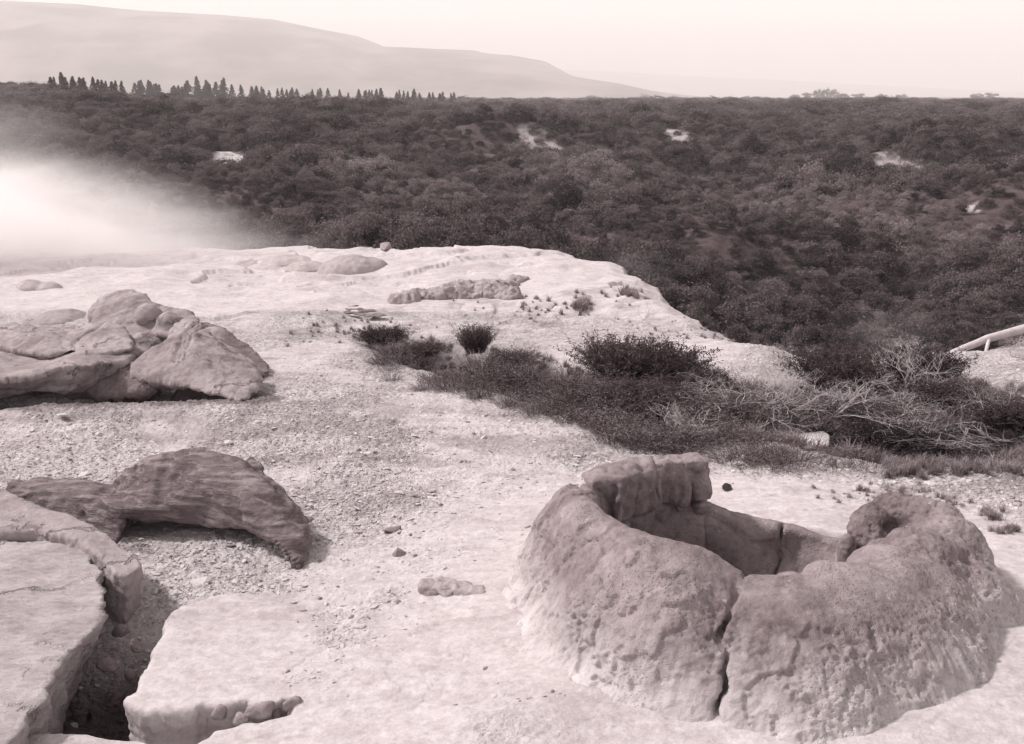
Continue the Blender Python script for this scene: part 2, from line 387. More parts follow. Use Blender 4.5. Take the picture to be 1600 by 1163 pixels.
def gpt(px, py):
    """ground point under a pixel on the near terrain"""
    q = G(px, py, 0)
    for _ in range(6): q = G(px, py, hz(q.x, q.y))
    return q
def refit(pts, px, py, yref):
    """slide surveyed points to the distance at which their foot meets the ground"""
    k = gpt(px, py).y/yref; c = Vector((0, 0, CAMH)); return [c+(p-c)*k for p in pts]
def azimuths(inner, n, outer, m):
    a = np.linspace(-inner, inner, n); o = np.linspace(inner, outer, m+1)[1:]
    return np.concatenate([-o[::-1], a, o])
def build_ground():
    az = azimuths(R(30), 1150, R(75), 40)
    py = np.linspace(1290, 384, 900)
    d1 = np.array([G(800, p).y for p in py]); d0 = np.linspace(0.8, d1[0], 25)[:-1]; d2 = np.linspace(d1[-1], 34, 50)[1:]
    d = np.concatenate([d0, d1, d2])
    D, A = np.meshgrid(d, az, indexing='ij')
    X = np.tan(A)*D; Y = D.copy()
    X = np.where(np.abs(A) > R(60), X, X)
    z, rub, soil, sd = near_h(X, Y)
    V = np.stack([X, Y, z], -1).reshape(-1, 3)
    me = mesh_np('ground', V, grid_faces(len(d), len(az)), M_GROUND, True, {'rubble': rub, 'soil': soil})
    o = link('ground', me); tag(o, kind='structure'); 
    return o
build_ground()

BARE = []   # bare pale scars on the slope: (px, py-of-ground distance, sx, sy, amount)
def slope_point(px, py):
    """first hit of the sight line with the slope"""
    d = ray(px, py); ts = np.geomspace(22, 2500, 1600)/d.y
    x = d.x*ts; y = d.y*ts; z = CAMH+d.z*ts
    hh = valley(x, y); k = np.argmax(z < hh+1.0)
    return float(x[k]), float(y[k])
for px, py, s, am in ((350,228,5,1),(362,242,5,1),(375,236,4,1),(415,256,1.6,.9),(640,184,9,.6),(600,187,8,.5),(835,190,5,.7),(860,200,5,.7),(940,228,4,.9),(945,243,4,.9),(960,240,3,.6),(1050,204,7,.6),(1010,214,7,.55),
                      (1195,234,2.5,.9),(1300,232,6,.7),(1330,226,5,.5),(1380,243,5,.55),(1430,232,7,.5),(1465,277,1.6,1),(1480,272,1.4,.9),(1522,300,1.0,.8),(1590,468,1.6,1),(1520,190,8,.5),(440,135,60,.25)):
    x, y = slope_point(px, py); BARE.append((x, y, s, am))
def bare_mask(x, y):
    r = np.zeros_like(x)
    w = fbm(x, y, s=.35, o=4, off=3)*0.7
    for bx, by, s, am in BARE:
        s = s*.45; q = ((x-bx)/s)**2+((y-by+s*.5)/(s*2.0))**2
        r = np.maximum(r, am*sstep(1.2, 0.5, q+w))
    return r
def build_far():
    az = azimuths(R(31), 700, R(75), 30)
    d = np.concatenate([np.geomspace(30, 900, 520), np.geomspace(900, 16000, 60)[1:]])
    D, A = np.meshgrid(d, az, indexing='ij'); X = np.tan(A)*D; Y = D.copy()
    z = valley(X, Y)
    z = z-0.25*sstep(35, 30, Y)
    V = np.stack([X, Y, z], -1).reshape(-1, 3)
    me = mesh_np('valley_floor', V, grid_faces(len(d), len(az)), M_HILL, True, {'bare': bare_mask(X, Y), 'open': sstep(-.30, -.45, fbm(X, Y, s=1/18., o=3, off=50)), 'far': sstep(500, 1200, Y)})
    tag(link('valley_ground', me), kind='structure')
build_far()

def ridge(name, pts, d, depth, seed, nx=260, ny=60):
    """a mountain range whose crest runs through the sighted points"""
    w = [P(px, py, d) for px, py in pts]
    xs = np.array([p.x for p in w]); zs = np.array([p.z for p in w])
    X = np.linspace(xs[0], xs[-1], nx); s = np.linspace(-1, 1, ny)
    XX, S = np.meshgrid(X, s, indexing='xy')
    crest = np.interp(XX, xs, zs)+3
    YY = d+S*depth
    prof = np.clip(1-np.abs(S)**1.4, 0, 1)
    nz = fbm(XX, YY, s=1/(depth*.5), o=5, off=seed, ridged=True)
    ZZ = crest*prof*(1-.22*(1-prof)*0.0)+nz*0.28*crest*prof*(1-prof)*2 - 6*(1-prof)
    V = np.stack([XX, YY, ZZ], -1).reshape(-1, 3)
    me = mesh_np(name, V, grid_faces(ny, nx), M_MTN)
    tag(link(name, me), kind='structure')
ridge('mountain', [(-700,60),(-400,20),(-150,4),(0,2),(120,8),(220,18),(290,22),(350,25),(430,32),(500,47),(560,58),(600,74),(680,78),(740,80),(760,85),(800,88),(850,97),(890,120),(925,126),(960,131),(1000,142),(1060,152)], 4700, 1300, 2)
ridge('distant_hills', [(820,120),(870,110),(950,112),(1050,118),(1200,125),(1300,131),(1400,136),(1500,142),(1620,146),(1900,150),(2100,152)], 11000, 2500, 6)

# ------------------------------------------------------------------ solid rock builder
def eval_remesh(bm, voxel, smooth=2):
    me = bpy.data.meshes.new('tmp'); bm.to_mesh(me); bm.free()
    o = bpy.data.objects.new('tmp', me); COL.objects.link(o)
    r = o.modifiers.new('r', 'REMESH'); r.mode = 'VOXEL'; r.voxel_size = voxel
    if smooth:
        s = o.modifiers.new('s', 'SMOOTH'); s.iterations = smooth; s.factor = 0.5
    dg = bpy.context.evaluated_depsgraph_get(); e = o.evaluated_get(dg); m2 = e.to_mesh()
    V = np.empty(len(m2.vertices)*3, np.float32); m2.vertices.foreach_get('co', V)
    Nn = np.empty(len(m2.vertices)*3, np.float32); m2.vertices.foreach_get('normal', Nn)
    F = np.empty(len(m2.loops), np.int32); m2.loops.foreach_get('vertex_index', F)
    e.to_mesh_clear(); bpy.data.objects.remove(o); bpy.data.meshes.remove(me)
    return V.reshape(-1, 3).astype(float), Nn.reshape(-1, 3).astype(float), F.reshape(-1, 4)
def add_hull(bm, pts):
    vs_ = [bm.verts.new(p) for p in pts]
    r = bmesh.ops.convex_hull(bm, input=vs_, use_existing_faces=False)
    bad = [e for e in r['geom_interior'] if isinstance(e, bmesh.types.BMVert)]
    if bad: bmesh.ops.delete(bm, geom=bad, context='VERTS')
def add_blob(bm, c, r, rot=(0, 0, 0)):
    """ellipsoid, joined later into one skin by the remesh"""
    res = bmesh.ops.create_icosphere(bm, subdivisions=4, radius=1.0)
    M = Matrix.Translation(c) @ Matrix.Rotation(rot[2], 4, 'Z') @ Matrix.Rotation(rot[1], 4, 'Y') @ Matrix.Rotation(rot[0], 4, 'X') @ Matrix.Diagonal((*r, 1))
    bmesh.ops.transform(bm, matrix=M, verts=res['verts'])
def add_prism(bm, top, bottom):
    n = len(top); a = [bm.verts.new(p) for p in top]; c = [bm.verts.new(p) for p in bottom]
    for i in range(n):
        bm.faces.new((a[i], c[i], c[(i+1) % n], a[(i+1) % n]))
    f1 = bm.faces.new(a); f2 = bm.faces.new(c[::-1])
    bmesh.ops.triangulate(bm, faces=[f1, f2])
    bmesh.ops.recalc_face_normals(bm, faces=bm.faces[:])
def displace(V, Nn, terms, fn=None):
    D = np.zeros(len(V))
    for amp, s, o, ridged, st in terms:
        D += amp*fbm(V[:, 0]*st[0], V[:, 1]*st[1], V[:, 2]*st[2], s=s, o=o, ridged=ridged, gain=.55)
    if fn is not None: D += fn(V, Nn)
    return V+Nn*D[:, None]
I3 = (1, 1, 1)
def solid(name, build, voxel, mat, origin, smooth=3, terms=((0.02, 3, 4, False, I3),), fn=None, parent=None):
    bm = bmesh.new(); build(bm)
    V, Nn, F = eval_remesh(bm, voxel, smooth)
    V = displace(V, Nn, terms, fn)
    V -= np.array(origin)[None]
    me = mesh_np(name, V, F, mat)
    return link(name, me, parent, origin if parent is None else (0, 0, 0))

# ------------------------------------------------------------------ the big cracked cone
def smooth_closed(vals, ts, n):
    """periodic Catmull-Rom through (t, value) samples, t in 0..1"""
    ts = np.array(ts); vals = np.array(vals, float); m = len(ts); q = np.arange(n)/n
    out = np.zeros((n, vals.shape[1]))
    for k, x in enumerate(q):
        i = int(np.searchsorted(ts, x, side='right')-1) % m
        j = (i+1) % m; t0 = ts[i]; t1 = ts[j] if j > i else ts[j]+1
        xx = x if x >= t0 else x+1
        u = (xx-t0)/(t1-t0)
        p0, p1, p2, p3 = vals[i-1], vals[i], vals[j], vals[(j+1) % m]
        out[k] = 0.5*((2*p1)+(-p0+p2)*u+(2*p0-5*p1+4*p2-p3)*u*u+(-p0+3*p1-3*p2+p3)*u**3)
    return out
cone = empty('geyser_cone', (POT.x, POT.y, 0))
tag(cone, 'big grey cracked geyser cone with an open hollow top, right foreground', 'geyser cone')
# rim crest, surveyed: pixel + distance; angle measured about the cone's axis
rim_s = [(1160,902,4.42),(1100,866,4.43),(1045,846,4.50),(1000,834,4.60),(955,822,4.78),(915,790,5.0),(895,765,5.3),(915,760,5.52),
         (1000,775,5.80),(1100,785,5.88),(1150,800,5.86),(1205,815,5.82),(1250,828,5.80),(1310,842,5.70),(1360,838,5.45),(1420,835,5.25),(1455,850,5.05),
         (1440,868,4.80),(1390,885,4.60),(1320,885,4.48),(1265,905,4.42),(1215,903,4.40)]
rp = [P(*r_) for r_ in rim_s]
def ang(p): return (math.atan2(p.y-POT.y, p.x-POT.x)/(2*math.pi)) % 1.0
def loft_cone(bm):
    order = sorted(rp, key=ang); n = 900
    ts = [ang(p) for p in order]; rimc = smooth_closed([tuple(p) for p in order], ts, n)
    th = np.arange(n)/n*2*math.pi
    base_s = [(0.0,1.14),(0.08,1.12),(0.17,1.02),(0.25,0.98),(0.35,1.10),(0.45,1.25),(0.5,1.32),(0.56,1.33),(0.64,1.32),(0.70,1.34),(0.76,1.35),(0.82,1.32),(0.88,1.22),(0.94,1.15)]
    br = smooth_closed([(b_,) for a, b_ in base_s], [a for a, b_ in base_s], n)[:, 0]
    rim_r = np.hypot(rimc[:, 0]-POT.x, rimc[:, 1]-POT.y)
    rings = []
    cth, sth = np.cos(th), np.sin(th)
    # crack: narrow slot at the front and another through the back wall
    def slot(center, w): 
        d = np.abs((th-center+math.pi) % (2*math.pi)-math.pi); return np.exp(-(d/w)**4)
    cf = 2*math.pi*ang(P(1164, 900, 4.42)); cb = 2*math.pi*ang(P(1222, 826, 5.82)); cl = 2*math.pi*ang(Vector((0.05, 4.92, 0)))
    S = 70
    for k in range(S+1):                       # outside, from the ground to the rim
        s = k/S
        r = br+(rim_r+0.02-br)*(s**1.7*0.75+0.25*s)
        z = -0.12+(rimc[:, 2]+0.12)*(1-(1-s)**1.45)
        r = r+(0.42+0.30*np.exp(-((th-3.5)/.7)**2))*max(0.0, (0.26-s)/0.26)**2.0
        bulge = 0.035*np.sin(3*th+1.2)+0.03*np.sin(7*th+.4)+0.02*np.sin(11*th)
        r = r+bulge*math.sin(math.pi*min(s, 1))*0.9
        jag = 0.020*math.sin(s*5+0.6)+0.012*math.sin(s*17)+0.007*math.sin(s*37)-0.010
        wd = 0.0085+0.011*(1-s)**2+0.003*math.sin(s*23)
        r = r-0.16*slot(cf+jag, wd)*min(1, (S-k)/4+0.4)
        r = r-0.03*slot(cl+0.02*math.sin(s*9), 0.007)*(1 if 0.15 < s < .6 else 0)
        # groove running down from the left rim
        r = r-0.025*slot(2*math.pi*ang(P(960, 850, 4.7))-0.32*(1-s), 0.03)*(1 if s > .35 else s/.35)
        rings.append(np.stack([POT.x+r*cth, POT.y+r*sth, z], -1))
    T = 10
    lip = 0.09+0.03*np.sin(5*th)+0.02*np.sin(9*th+1)
    for k in range(1, T+1):                    # rounded lip
        a = math.pi*0.5*k/T
        r = rim_r-lip*math.sin(a); z = rimc[:, 2]-lip*0.7*(1-math.cos(a))+0.012*math.sin(a*2)
        r = r+0.02*slot(cf, .012)
        z = z-0.10*slot(cf-0.01, 0.0085)-0.12*slot(cb, 0.016)
        rings.append(np.stack([POT.x+r*cth, POT.y+r*sth, z], -1))
    U = 26
    for k in range(1, U+1):                    # inner wall down to the floor of the hollow
        s = k/U
        r = (rim_r-lip)*(1-0.16*s)+0.02*np.sin(6*th+2*s); r = r+0.10*slot(cb+0.015*math.sin(s*8), 0.016)*(1-s*.3)+0.03*slot(2*math.pi*ang(P(1085, 800, 5.9)), 0.012)
        z = (rimc[:, 2]-lip*.7)*(1-s)+(-0.10)*s
        rings.append(np.stack([POT.x+r*cth, POT.y+r*sth, z], -1))
    vsr = []
    for ri in rings: vsr.append([bm.verts.new(p) for p in ri])
    c0 = bm.verts.new((POT.x, POT.y, -0.13)); c1 = bm.verts.new((POT.x, POT.y, -0.30))
    low = [bm.verts.new((p[0], p[1], -0.30)) for p in rings[0]]
    vsr = [low]+vsr
    for a in range(len(vsr)-1):
        A_, B_ = vsr[a], vsr[a+1]
        for j in range(n):
            j1 = (j+1) % n; bm.faces.new((A_[j], A_[j1], B_[j1], B_[j]))
    for j in range(n):
        j1 = (j+1) % n
        bm.faces.new((vsr[-1][j], vsr[-1][j1], c0)); bm.faces.new((vsr[0][j1], vsr[0][j], c1))
    # lobes along the front right of the rim
    add_blob(bm, P(1292, 905, 4.50), (0.11, 0.11, 0.075)); add_blob(bm, P(1235, 915, 4.47), (0.085, 0.1, 0.05))
    add_blob(bm, P(1400, 915, 4.62), (0.20, 0.17, 0.12), (0, .2, .5)); add_blob(bm, P(1330, 975, 4.46), (0.16, 0.10, 0.10), (0, .5, .2))
    add_blob(bm, P(1120, 905, 4.45), (0.11, 0.10, 0.07)); add_blob(bm, P(1372, 893, 4.80), (0.17, 0.22, 0.10), (0, -.3, 0))
    add_blob(bm, P(1010, 860, 4.62), (0.16, 0.10, 0.05), (0, .2, -.4))
    add_hull(bm, [P(1285,915,4.52),P(1310,905,4.5),P(1345,925,4.36),P(1372,958,4.26),P(1366,975,4.24),P(1330,958,4.34),P(1300,945,4.42),P(1340,950,4.6),P(1320,930,4.7)])
    add_blob(bm, P(925, 790, 5.42), (.09, .12, .10)); add_blob(bm, P(915, 775, 5.40), (.07, .09, .06))
def cone_fn(V, Nn):
    x, y, z = V[:, 0], V[:, 1], V[:, 2]
    a = np.arctan2(y-POT.y, x-POT.x)
    out = sstep(0.75, 1.0, np.hypot(x-POT.x, y-POT.y))
    right = sstep(-1.45, -0.9, a)*sstep(0.9, 0.3, a)
    low = sstep(0.5, 0.15, z)
    # runnels down the right flank
    run = fbm(a*26, z*1.4, s=1.0, o=3)
    D = -0.030*np.maximum(run, 0)*right*low*out-0.006*np.maximum(fbm(a*60, z*2, s=1.0, o=3, off=4), 0)*out*sstep(.55, .3, z)
    # pitted lower front
    p = fbm(x, y, z, s=34, o=4, off=3); mask = sstep(0.0, 0.25, fbm(x, y, z, s=2.2, o=2, off=8)+.15)
    D -= 0.007*sstep(0.10, 0.42, p)*mask*out*sstep(.58, .3, z)
    D -= 0.007*sstep(0.12, 0.4, fbm(x, y, z, s=38, o=2, off=5))*out*sstep(.6, .3, z)*mask
    D -= 0.016*sstep(.05, .11, fbm(x, y, z, s=3.4, o=5, off=15, gain=.55))*out
    D += 0.012*fbm(x, y, z, s=9, o=3, off=25, ridged=True)*out
    return D
solid('cone_body', loft_cone, 0.0085, M_CONE, (POT.x, POT.y, 0), 4, ((0.045, 1.7, 3, False, I3), (0.016, 5, 5, False, I3), (0.004, 30, 3, False, I3)), cone_fn, cone)

def wall_block(bm):
    # standing, fluted piece of the back wall
    pts_out = [(928,742,5.40),(960,728,5.62),(1010,722,5.82),(1055,717,5.92),(1092,715,5.96)]
    for i in range(len(pts_out)-1):
        a = P(*pts_out[i]); c = P(*pts_out[i+1]); sub = 3
        for k in range(sub):
            p = a.lerp(c, k/sub); q = a.lerp(c, (k+1)/sub)
            inn = Vector((POT.x+.05, POT.y-.1, 0))
            def sec(p_, th):
                dirn = (inn-p_); dirn.z = 0; dirn.normalize()
                zt = p_.z
                return [p_+Vector((0, 0, 0)), p_+dirn*th+Vector((0, 0, 0.0)), p_+dirn*(th+.02)+Vector((0, 0, -.03)), p_+dirn*(th*0.7)+Vector((0, 0, 0.15-zt)), p_-dirn*0.10+Vector((0, 0, 0.1-zt)), p_-dirn*0.03+Vector((0, 0, -.04))]
            add_hull(bm, sec(p, .15)+sec(q, .15))
    # flute ribs on the inner face
    for px, pz, yy, hh in ((952, 780, 5.42, .10), (985, 778, 5.55, .11), (1020, 770, 5.66, .11), (1062, 768, 5.74, .12), (1096, 766, 5.80, .12)):
        add_blob(bm, P(px, pz, yy), (.062, .055, hh))
    lip = [(918,752,5.42),(945,738,5.52),(985,728,5.68),(1030,722,5.80),(1075,718,5.84),(1099,718,5.86)]
    for px, pz, yy in ((938,746,5.44),(962,740,5.52),(988,735,5.60),(1014,731,5.68),(1040,729,5.74),(1066,727,5.78),(1090,727,5.80)):
        add_blob(bm, P(px, pz, yy), (.046, .05, .045)); add_blob(bm, P(px, pz+26, yy+.01), (.040, .035, .09))
    for i in range(5):
        a = P(*lip[i]); c = P(*lip[i+1]); e = Vector((-.03, .05, 0)); f_ = Vector((.02, -.085, 0)); u = Vector((0, 0, .028))
        add_hull(bm, [a+e-u, a+e+u, a+f_-u, a+f_+u*.6, c+e-u, c+e+u, c+f_-u, c+f_+u*.6])
    add_blob(bm, P(1093, 778, 5.82), (0.06, 0.08, 0.11)); add_blob(bm, P(960, 745, 5.45), (.10, .07, .03))
def crackfn(V, Nn):
    x, y, z = V[:, 0], V[:, 1], V[:, 2]
    c = P(1022, 760, 5.72); l = 0.008*np.sin(z*40)
    D = -0.016*np.exp(-((x-c.x-l-(0.6-z)*.05)/0.007)**2)
    for px_, am in ((952, .03), (978, .022), (1002, .03), (1046, .016), (1074, .022)):
        c2 = P(px_, 760, 5.6); D -= am*np.exp(-((x-c2.x-l+(0.55-z)*.12)/0.016)**2)*sstep(.57, .53, z)
    zc = P(1050, 788, 5.76).z+0.012*np.sin(x*25)
    D -= 0.04*np.exp(-((z-zc)/0.009)**2)*sstep(.55, .62, x)
    return D
solid('rim_wall', wall_block, 0.0085, M_CONE, (POT.x, POT.y, 0), 3, ((0.018, 5, 3, False, I3), (0.006, 18, 3, False, I3)), crackfn, cone)

def knob(bm):
    add_blob(bm, P(1392, 822, 5.42), (0.17, 0.17, 0.17)); add_blob(bm, P(1362, 832, 5.36), (0.13, 0.15, 0.16)); add_blob(bm, P(1440, 815, 5.34), (0.14, 0.14, 0.13)); add_blob(bm, P(1455, 835, 5.32), (0.20, 0.22, 0.17))
    add_blob(bm, P(1478, 880, 5.15), (0.21, 0.28, 0.24)); add_blob(bm, P(1405, 895, 4.98), (0.20, 0.26, 0.15)); add_hull(bm, [P(1385,850,5.2),P(1430,835,5.25),P(1440,870,4.9),P(1370,875,4.95),P(1345,885,5.05),P(1400,910,4.7),P(1480,900,4.8)])
    add_blob(bm, P(1352, 850, 5.38), (0.09, 0.10, 0.14)); add_blob(bm, P(1323, 862, 5.24), (0.04, 0.05, 0.085))
    add_blob(bm, P(1490, 960, 4.95), (0.30, 0.36, 0.32)); add_blob(bm, P(1440, 880, 4.95), (.2, .25, .15))
def knobfn(V, Nn):
    h = P(1397, 822, 5.24); d = np.sqrt(((V[:, 0]-h.x)/1.3)**2+(V[:, 1]-h.y)**2+((V[:, 2]-h.z)/.8)**2)
    D = -0.06*np.exp(-(d/.04)**2)
    a = np.arctan2(V[:, 1]-POT.y, V[:, 0]-POT.x)
    D -= 0.018*np.maximum(fbm(a*26, V[:, 2]*1.4, s=1.0, o=3), 0)*sstep(.45, .2, V[:, 2])
    D -= 0.009*sstep(0.12, 0.4, fbm(V[:, 0], V[:, 1], V[:, 2], s=38, o=2, off=5))
    return D
solid('rim_knob', knob, 0.0085, M_CONE, (POT.x, POT.y, 0), 14, ((0.05, 3.5, 4, False, I3), (0.010, 12, 4, False, I3)), knobfn, cone)

# ------------------------------------------------------------------ left foreground slabs and boulders
def slab_from_px(outline, ztop, zbot, undercut, tilt=None):
    top = [G(px, py, ztop) for px, py in outline]
    if tilt: top = [Vector((p.x, p.y, p.z+tilt(p))) for p in top]
    c = sum(top, Vector())/len(top)
    bot = []
    for p in top:
        d = (c-p); d.z = 0; d.normalize(); q = p+d*undercut; q.z = zbot; bot.append(q)
    return top, bot, c
def rough_edge(amp, s):
    def fn(V, Nn):
        side = 1-np.abs(Nn[:, 2])
        lay = fbm(V[:, 0]*.7, V[:, 1]*.7, V[:, 2]*13, s=1.5, o=4, off=6)
        return side*(amp*.9*lay+0.5*amp*fbm(V[:, 0]*5, V[:, 1]*5, V[:, 2]*3, s=2.5, o=3, ridged=True)+amp*fbm(V[:, 0], V[:, 1], V[:, 2]*0.45, s=s, o=4, ridged=True)+amp*.8*fbm(V[:, 0]*3, V[:, 1]*3, V[:, 2]*0.5, s=s*1.5, o=3))
    return fn
def mk_slab(name, label, cat, outline, ztop, zbot, under, mat, voxel=0.014, tilt=None, extra=None, terms=((0.020, 1.6, 3, False, I3), (0.010, 7, 4, False, (1, 1, 2.5)), (0.003, 30, 2, False, I3)), smooth=2, edge=(0.03, 5)):
    top, bot, c = slab_from_px(outline, ztop, zbot, under, tilt)
    def b_(bm):
        add_prism(bm, top, bot)
        if extra: extra(bm)
    o = solid(name, b_, voxel, mat, (c.x, c.y, zbot), smooth, terms, rough_edge(*edge))
    tag(o, label, cat); return o
mk_slab('rock_slab', 'broad pale flat slab with a ragged right edge in the bottom left corner', 'rock slab',
        [(-420,835),(-150,842),(0,846),(120,848),(140,862),(138,878),(158,888),(150,905),(160,925),(152,950),(156,972),(128,1000),(104,1022),(78,1058),(66,1078),(62,1098),(40,1118),(20,1150),(-30,1220),(-500,1240)],
        0.16, -0.62, 0.40, M_SLAB, 0.016)
mk_slab('rock_slab', 'thick grey rounded slab tucked behind the corner slab at the left edge', 'rock slab',
        [(-420,730),(-120,752),(0,764),(55,788),(110,806),(150,822),(185,842),(212,856),(220,872),(200,886),(178,880),(158,860),(125,838),(60,826),(-420,820)],
        0.22, -0.22, 0.10, M_SLABG, 0.014, tilt=lambda p: -0.05*max(0.0, (p.x+2.4))/0.6, edge=(0.02, 5), smooth=1)
mk_slab('rock_slab', 'wide pale floor slab broken off above the dark hollow, bottom centre', 'rock slab',
        [(345,928),(310,940),(284,948),(262,968),(258,990),(244,1008),(236,1035),(222,1052),(218,1075),(196,1090),(225,1104),(262,1108),(300,1104),(318,1094),(352,1098),(385,1088),(420,1094),(445,1082),(480,1090),(600,1110),(720,1040),(760,960),(640,930),(480,925)],
        0.035, -0.58, 0.03, M_GROUND, 0.013, tilt=lambda p: -0.055*max(0.0, (p.x+1.35))/1.2, edge=(0.022, 3.2), smooth=1)

def log_build(bm):
    # long arched, laminated rock: low tail at the left, hump, blunt overhanging right end
    add_hull(bm, [P(5,752,6.5),P(60,748,6.5),P(130,752,6.4),P(200,762,6.3),P(5,775,6.45),P(60,775,6.3),P(120,780,6.2),P(190,790,6.0),P(30,797,6.45),P(90,818,6.2),P(140,834,6.08),P(182,852,5.88),P(196,822,5.95),P(130,760,6.9),P(200,790,6.8)])
    add_hull(bm, [P(155,770,6.35),P(190,740,6.35),P(225,718,6.3),P(262,706,6.25),P(320,702,6.2),P(205,775,6.05),P(190,805,5.98),P(205,812,6.02),P(300,818,5.98),P(290,765,5.95),P(335,790,5.92),P(262,725,6.9),P(330,730,6.9),P(230,770,6.9)])
    add_hull(bm, [P(262,706,6.25),P(320,702,6.2),P(385,724,6.15),P(300,750,5.95),P(375,775,5.80),P(335,820,5.92),P(300,818,5.98),P(392,826,5.78),P(430,772,5.85),P(330,730,6.8),P(400,760,6.6),P(300,780,6.7)])
    add_hull(bm, [P(385,724,6.15),P(425,752,6.02),P(455,782,5.95),P(378,775,5.78),P(388,828,5.72),P(425,838,5.66),P(455,856,5.60),P(472,845,5.62),P(487,835,5.78),P(478,808,5.86),P(440,790,6.3),P(400,760,6.6)])
    add_hull(bm, [P(487,835,5.78),P(486,860,5.66),P(474,888,5.52),P(462,888,5.5),P(440,866,5.55),P(425,840,5.64),P(470,810,5.85),P(478,808,6.0)])
    add_hull(bm, [P(392,716,6.3),P(412,728,6.2),P(418,752,6.1),P(388,742,6.05),P(430,770,6.1),P(375,728,6.4)])
def logfn(V, Nn):
    x, y, z = V[:, 0], V[:, 1], V[:, 2]
    u = z+0.10*np.sin((x+1.8)*2.2)+0.25*(y-6.5)
    D = 0.022*fbm(x*1.2, y*2, u*20, s=1.2, o=4, off=3)+0.016*fbm(x*1.5, y*2, u*5, s=1.6, o=3, ridged=True)
    D -= 0.03*sstep(.15, .4, fbm(x, y, z, s=3.2, o=3, off=6))
    return D
lg = solid('laminated_boulder', log_build, 0.013, M_LOG, tuple(G(280, 830, 0)), 2, ((0.03, 2.2, 3, False, I3), (0.012, 9, 3, False, I3)), logfn)
tag(lg, 'dark streaked arching boulder shaped like a petrified log, left of centre', 'boulder')
def chunk(name, label, cat, pts, mat, voxel=0.012, terms=((0.02, 3, 3, False, I3), (0.008, 12, 3, False, I3)), smooth=3, group=None, fit=None):
    if fit: pts = [refit(h_, *fit) for h_ in pts]
    def b_(bm):
        for hull in pts: add_hull(bm, hull)
    allp = [p for h_ in pts for p in h_]
    c = sum(allp, Vector())/len(allp); zz = min(p.z for p in allp)
    o = solid(name, b_, voxel, mat, (c.x, c.y, zz), smooth, terms)
    return tag(o, label, cat, group)
chunk('rough_rock', 'small dark rough rock behind the left tail of the streaked boulder', 'rock',
      [[P(135,742,7.6),P(150,730,7.7),P(205,718,7.8),P(212,735,7.4),P(200,750,7.2),P(150,758,7.2),P(135,752,7.3),P(180,725,7.9),P(205,745,7.6)]], M_ROCK)
# bright spoil heap under the arch is part of the ground; low rocks by the left edge
chunk('edge_rock', 'small pale square rock at the left edge above the slabs', 'rock',
      [[P(-40,722,7.4),P(30,724,7.4),P(34,745,7.2),P(28,755,7.1),P(-40,755,7.1),P(-40,735,7.7),P(20,726,7.8)]], M_STONED, 0.012)

for k, (px, py, w, h) in enumerate(((345,1118,34,12),(378,1122,22,8),(405,1112,44,15),(432,1114,24,9),(458,1102,30,9),(300,1150,40,16),(258,1128,30,26),(180,1095,34,16),(150,1120,26,12),(205,1060,22,12),(170,1040,30,14),(215,1010,24,12),(186,985,24,10),(240,1140,22,12),(120,1128,30,12))):
    q = gpt(px, py); m = FPX/(q.y*cp+CAMH*sp); a = w/m/2; c_ = h/m
    ps = [q+Vector((random.uniform(-a, a), random.uniform(-a, a)*.8, random.choice((-.02, c_*random.uniform(.5, 1))))) for _ in range(9)]
    chunk('broken_rock', ['broken rock at the left start of the shallow recess under the floor slab', 'flat broken rock second from left in the shallow recess', 'largest broken rock in the shallow recess under the floor slab', 'broken rock just right of the largest one in the recess', 'small broken rock at the right end of the shallow recess', 'broken rock at the bottom edge below the floor slab corner', 'block broken off the front corner of the floor slab',
          'flat broken piece lowest left of the floor slab corner', 'broken piece in the dark hollow near the white stone', 'broken piece against the left side of the floor slab', 'broken piece half way down the dark hollow', 'broken piece beside the upper left edge of the floor slab', 'topmost broken piece in the dark hollow', 'broken rock lying between the corner block and the bottom edge', 'broken piece farthest down left in the dark hollow'][k], 'rock', [ps], M_ROCK if k > 5 else M_SLABG, 0.007, ((0.02, 9, 4, True, I3),), 1)

# left rock group, about nine metres off
Y0 = 9.0
def left_slab(bm):
    add_prism(bm, [P(-260,524,10.3),P(-60,522,10.4),P(60,522,10.3),P(150,526,10.2),P(205,536,9.9),P(212,552,9.55),P(190,566,9.25),P(150,566,9.0),P(100,572,8.85),P(60,588,8.7),P(-20,596,8.6),P(-300,600,8.6)],
                  [P(-260,560,10.3),P(-60,560,10.4),P(60,560,10.3),P(150,560,10.2),P(205,580,9.9),P(205,600,9.6),P(185,605,9.35),P(130,612,9.1),P(100,618,8.95),P(60,612,8.9),P(-20,622,8.85),P(-300,628,8.9)])
o = solid('overhanging_slab', left_slab, 0.022, M_SMOOTH, tuple(G(60, 620, 0)), 2, ((0.05, 1.3, 3, False, I3), (0.02, 6, 4, True, I3)), rough_edge(.05, 4))
tag(o, 'smooth grey slab overhanging a dark hollow at the left edge, beside the boulders', 'rock slab')
def pillow(bm):
    add_hull(bm, [P(118,512,10.2),P(150,502,10.2),P(185,507,10.1),P(206,525,9.9),P(208,545,9.5),P(160,556,9.25),P(118,556,9.25),P(105,540,9.5),P(150,570,9.5)])
    add_hull(bm, [P(-40,512,10.4),P(20,508,10.4),P(75,508,10.3),P(125,520,10.0),P(125,545,9.5),P(80,556,9.2),P(20,545,9.6),P(-40,540,9.8),P(60,570,9.6)])
def pillowfn(V, Nn):
    c = P(133, 530, 9.7); return -0.03*np.exp(-((V[:, 0]-c.x-.05*np.sin(V[:, 1]*9))/.012)**2)
